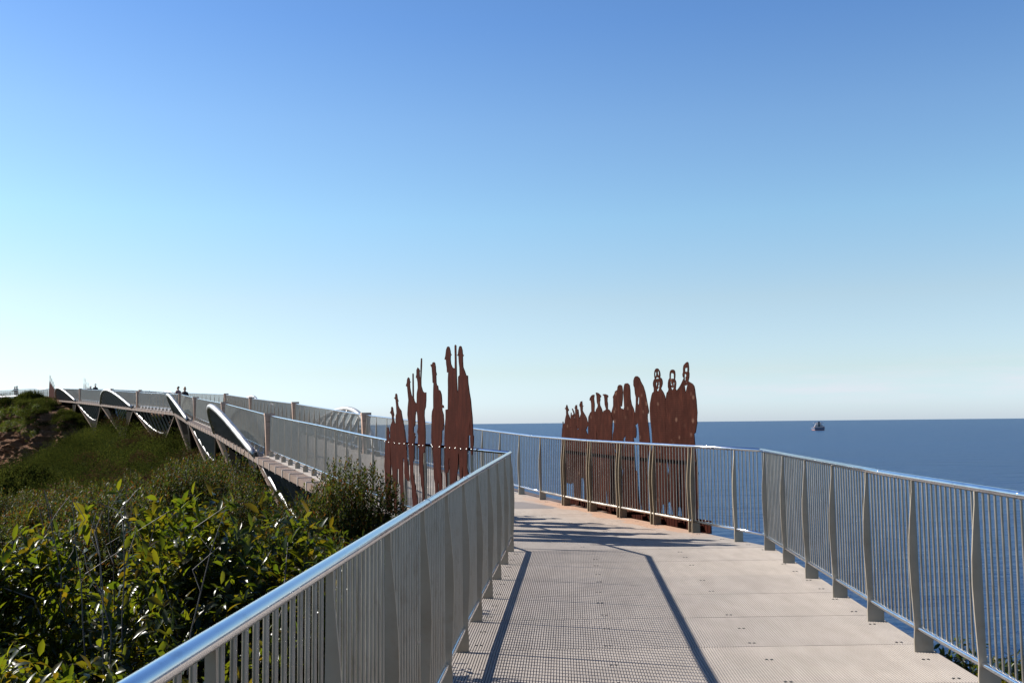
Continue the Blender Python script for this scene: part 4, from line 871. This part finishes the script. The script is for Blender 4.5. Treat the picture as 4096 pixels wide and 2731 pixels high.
scrub('clifftop_scrub','mixed low green scrub along the top edge of the brown cliff','scrub',pts,.10,520,M['leaf_far'],.5)
pts=[]
for i in range(420):
    s=R_.uniform(15,cA[-1]-2); p,d=at(cl,cA,s)
    k=vnoise(s*.35,1.5); lo=3.2-3.6*max(0,k-.30)/.5-.4
    z=R_.uniform(lo,3.9); q=cliff_point(s,z); pts.append((q.x,q.y-.05,z,R_.uniform(.25,.55)))
scrub('cliff_creeper','bright yellow-green creeper hanging over the upper cliff face','creeper',pts,.085,420,M['leaf_creeper'],1.1)
# individual far bushes
smF=small_bush_meshes(40,1.6,1.6,2.0,3000,.12)
for me in smF[:1]: me.materials[0]=M['leaf_far']
for x,y,z,s,sz,lb in ((-57.6,119.2,4.0,1.1,1.05,'dark round bush on the cliff top just left of the last arch'),(-60.5,123.5,4.4,.9,.75,'low grey-green bush between the round bush and the distant railing'),
 (-73,141,4.2,1.3,1.1,'dark bush at the far left picture edge in front of the distant railing'),(-34,70,-3.4,1.5,1.25,'dark round bush on the left in the valley at the foot of the cliff'),
 (-56.5,153,4.6,2.6,1.22,'dark low tree crown on the skyline between the man in the hat and the couple'),(-52,154,4.4,1.6,1.1,'small dark tree crown on the skyline left of the couple'),
 (-66.5,160,5.0,.5,.95,'tiny wind-bent shrub on the skyline above the second arch')):
    put('skyline_bush' if y>150 else 'round_bush',lb,'bush',None,smF,(x,y,z),x,(s,s,sz))
# bare twigs standing out of the broad-leaved shrubs
m_t=[]
R_=random.Random(3)
tw=thing('bare_twigs','grey leafless twigs standing out of the highest broad-leaved shrub','twigs',(-3.2,7.4,.3))
m=MB()
for i in range(13):
    x=-2.6-R_.uniform(0,1)*2.6+.6; y=7.0+R_.uniform(-.7,.9); z0=.15; h_=R_.uniform(.75,1.15); p=Vector((x,y,z0)); b=[p]; dx=R_.uniform(-.35,.35)
    for k in range(1,5): b.append(Vector((x+dx*(k/4)**1.6*.7+R_.uniform(-.02,.02),y+R_.uniform(-.03,.03),z0+h_*k/4)))
    m.tube(b,[.0055,.005,.004,.003,.002],5,False)
    for q in(2,3):
        m.tube([b[q],b[q]+Vector((R_.uniform(-.12,.12),R_.uniform(-.08,.08),.14)),b[q]+Vector((R_.uniform(-.2,.2),0,.28))],[.004,.003,.0018],4,False)
m.build('twig',M['twig'],tw,True)
# white post-and-rail fence and loose rocks on the plateau
wf=thing('white_fence','low white post-and-rail fence in front of the distant railing at the far left','fence',(-70,131,4.2))
wm=mat_simple('white_paint',(.8,.8,.78)); m=MB()
a=Vector((-77.5,147.,6.3)); b=Vector((-62.8,127.3,5.85)); dd=(b-a).normalized(); m.box((a+b)/2,dd,nd(dd),(0,0,1),(b-a).length/2,.05,.07); m.build('fence_rail',wm,wf)
for t in (.05,.25,.45,.62,.7,.95):
    m=MB(); p=a.lerp(b,t); m.box(p+Vector((0,0,-.6)),(1,0,0),(0,1,0),(0,0,1),.06,.05,.53); m.build('fence_post',wm,wf)
# ---------------------------------------------------------------- cargo ship
sx,sy=1186.,3890.
sh=thing('cargo_ship','small bulk carrier seen from astern with dark funnel and white bridge wings, near the horizon','ship',(sx,sy,-38),R(-12.5))
hull=mat_simple('hull_navy_hazed',(.09,.11,.16),.5); red=mat_simple('hull_red_hazed',(.22,.10,.09),.6); wht=mat_simple('ship_white_hazed',(.48,.45,.45),.5); fun=mat_simple('funnel_dark',(.02,.045,.06),.5); deckm=mat_simple('ship_deck_hazed',(.24,.17,.17),.6)  # ship colours paled: distance haze is mixed into the paint
def hullpart(m,z0,z1,w0,w1,ln):
    st=[(-.5,.82),(-.46,.95),(-.3,1),(.25,1),(.38,.8),(.47,.35),(.5,.03)]
    v=[]
    for z,w in((z0,w0),(z1,w1)):
        for s,k in st: v.append((-w*k,s*ln,z))
        for s,k in st[::-1]: v.append((w*k,s*ln,z))
    n=len(st)*2; f=[tuple(range(n))[::-1],tuple(range(n,2*n))]+[(i,(i+1)%n,(i+1)%n+n,i+n) for i in range(n)]
    m.add(v,f)
m=MB(); hullpart(m,3,11,20,22,165); m.build('hull',hull,sh).parent=sh
for o in sh.children: o.matrix_parent_inverse=Matrix.Identity(4)
def shp(name,mat,boxes,parent=None):
    m=MB()
    for c,h_ in boxes: m.box(c,(1,0,0),(0,1,0),(0,0,1),*h_)
    o=m.build(name,mat); o.parent=parent or sh; return o
m=MB(); hullpart(m,-3,3,19.5,20,163); o=m.build('hull_bottom',red); o.parent=sh
su=shp('superstructure',wht,[((0,-58,16),(15,7,5)),((-1,-57,22),(11,6,3)),((-1,-56,26.6),(9,5,1.7)),((0,-54,29),(19,3,1.3))])
shp('window_band',fun,[((0,-61.1,24),(8,.3,.5)),((0,-65.2,18.5),(12,.3,.5)),((0,-65.2,15),(12,.3,.5))],su)
shp('funnel',fun,[((0,-66,24),(3,3,10))])
shp('mast',wht,[((0,-52,32),(.5,.5,4)),((-6,-54,31),(.3,.3,2))])
shp('deck_crane',deckm,[((0,-25,16),(2,2,6)),((6,-25,20),(9,.8,.8)),((0,15,16),(2,2,6)),((-6,15,20),(9,.8,.8)),((0,45,15),(2,2,5)),((17,-68,13),(3,3,2))])
shp('hatch_cover',deckm,[((0,-35,12),(13,8,1.4)),((0,0,12),(13,10,1.4)),((0,30,12),(13,9,1.4))])
shp('lifeboat',mat_simple('lifeboat_orange',(.75,.3,.15),.5),[((-17,-66,13),(1.6,3.5,1.4))])
# ---------------------------------------------------------------- light and sky
el=35.5; az=math.atan2(-1.74,.54)        # compass-like angle from +Y towards +X
sd=Vector((math.sin(az)*math.cos(R(el)),math.cos(az)*math.cos(R(el)),math.sin(R(el))))
sun=bpy.data.lights.new('sun','SUN'); sun.energy=5.0; sun.angle=R(.53); sun.color=(1,.95,.87)
so=bpy.data.objects.new('sun',sun); C.objects.link(so); so.rotation_euler=(-sd).to_track_quat('-Z','Y').to_euler(); so.location=(0,0,30)
w=bpy.data.worlds.new('World'); bpy.context.scene.world=w; w.use_nodes=True; nt=w.node_tree; bg=nt.nodes['Background']
sky=nt.nodes.new('ShaderNodeTexSky'); sky.sky_type='NISHITA'; sky.sun_disc=False; sky.sun_elevation=R(el); sky.sun_rotation=az
sky.altitude=0; sky.air_density=1.; sky.dust_density=.35; sky.ozone_density=2.0
hs=nt.nodes.new('ShaderNodeHueSaturation'); hs.inputs['Saturation'].default_value=1.1
nt.links.new(sky.outputs[0],hs.inputs['Color']); 
tc=nt.nodes.new('ShaderNodeTexCoord'); sp=nt.nodes.new('ShaderNodeSeparateXYZ'); nt.links.new(tc.outputs['Generated'],sp.inputs[0])
zf=ramp(nt,sp.outputs['Z'],[(0,(.64,.80,1.30)),(.02,(.67,.81,1.20)),(.05,(.72,.76,.90)),(.12,(.87,.82,.80)),(.20,(.86,.93,.90)),(.29,(.80,.88,.93)),(.38,(.64,.78,.94)),(1,(.26,.36,.6))])
sk=mixc(nt,1.,hs.outputs[0],zf.outputs[0],'MULTIPLY')
# a faint bank of low cloud over the sea horizon
mp=nt.nodes.new('ShaderNodeMapping'); mp.inputs['Scale'].default_value=(9,9,75); nt.links.new(tc.outputs['Generated'],mp.inputs['Vector'])
cn=noise(nt,1.,6,.62,mp.outputs['Vector']); cb=ramp(nt,sp.outputs['Z'],[(.012,(0,0,0)),(.026,(1,1,1)),(.04,(.8,.8,.8)),(.062,(0,0,0))])
cx=ramp(nt,sp.outputs['X'],[(.05,(0,0,0)),(.3,(1,1,1))])
cf=math_(nt,'MULTIPLY',math_(nt,'MULTIPLY',ramp(nt,cn.outputs['Fac'],[(.42,(0,0,0)),(.68,(1,1,1))]).outputs[0],cb.outputs[0]),math_(nt,'MULTIPLY',cx.outputs[0],.38))
sk=mixc(nt,cf,sk,(4.9,4.4,5.0)); nt.links.new(sk,bg.inputs['Color']); bg.inputs['Strength'].default_value=.085
# ---------------------------------------------------------------- camera
cam=bpy.data.cameras.new('camera'); cam.lens=35; cam.sensor_width=36; cam.clip_end=120000; cam.clip_start=.05
co=bpy.data.objects.new('camera',cam); C.objects.link(co); bpy.context.scene.camera=co
co.matrix_world=Matrix.Translation((0,0,1.7))@Matrix.Rotation(R(90+4.684),4,'X')@Matrix.Rotation(R(-.587),4,'Z')
s=bpy.context.scene; s.view_settings.view_transform='Standard'; s.view_settings.look='None'; s.view_settings.exposure=1.1; s.view_settings.gamma=1
s.render.engine='CYCLES'; s.cycles.max_bounces=8; s.cycles.transparent_max_bounces=6
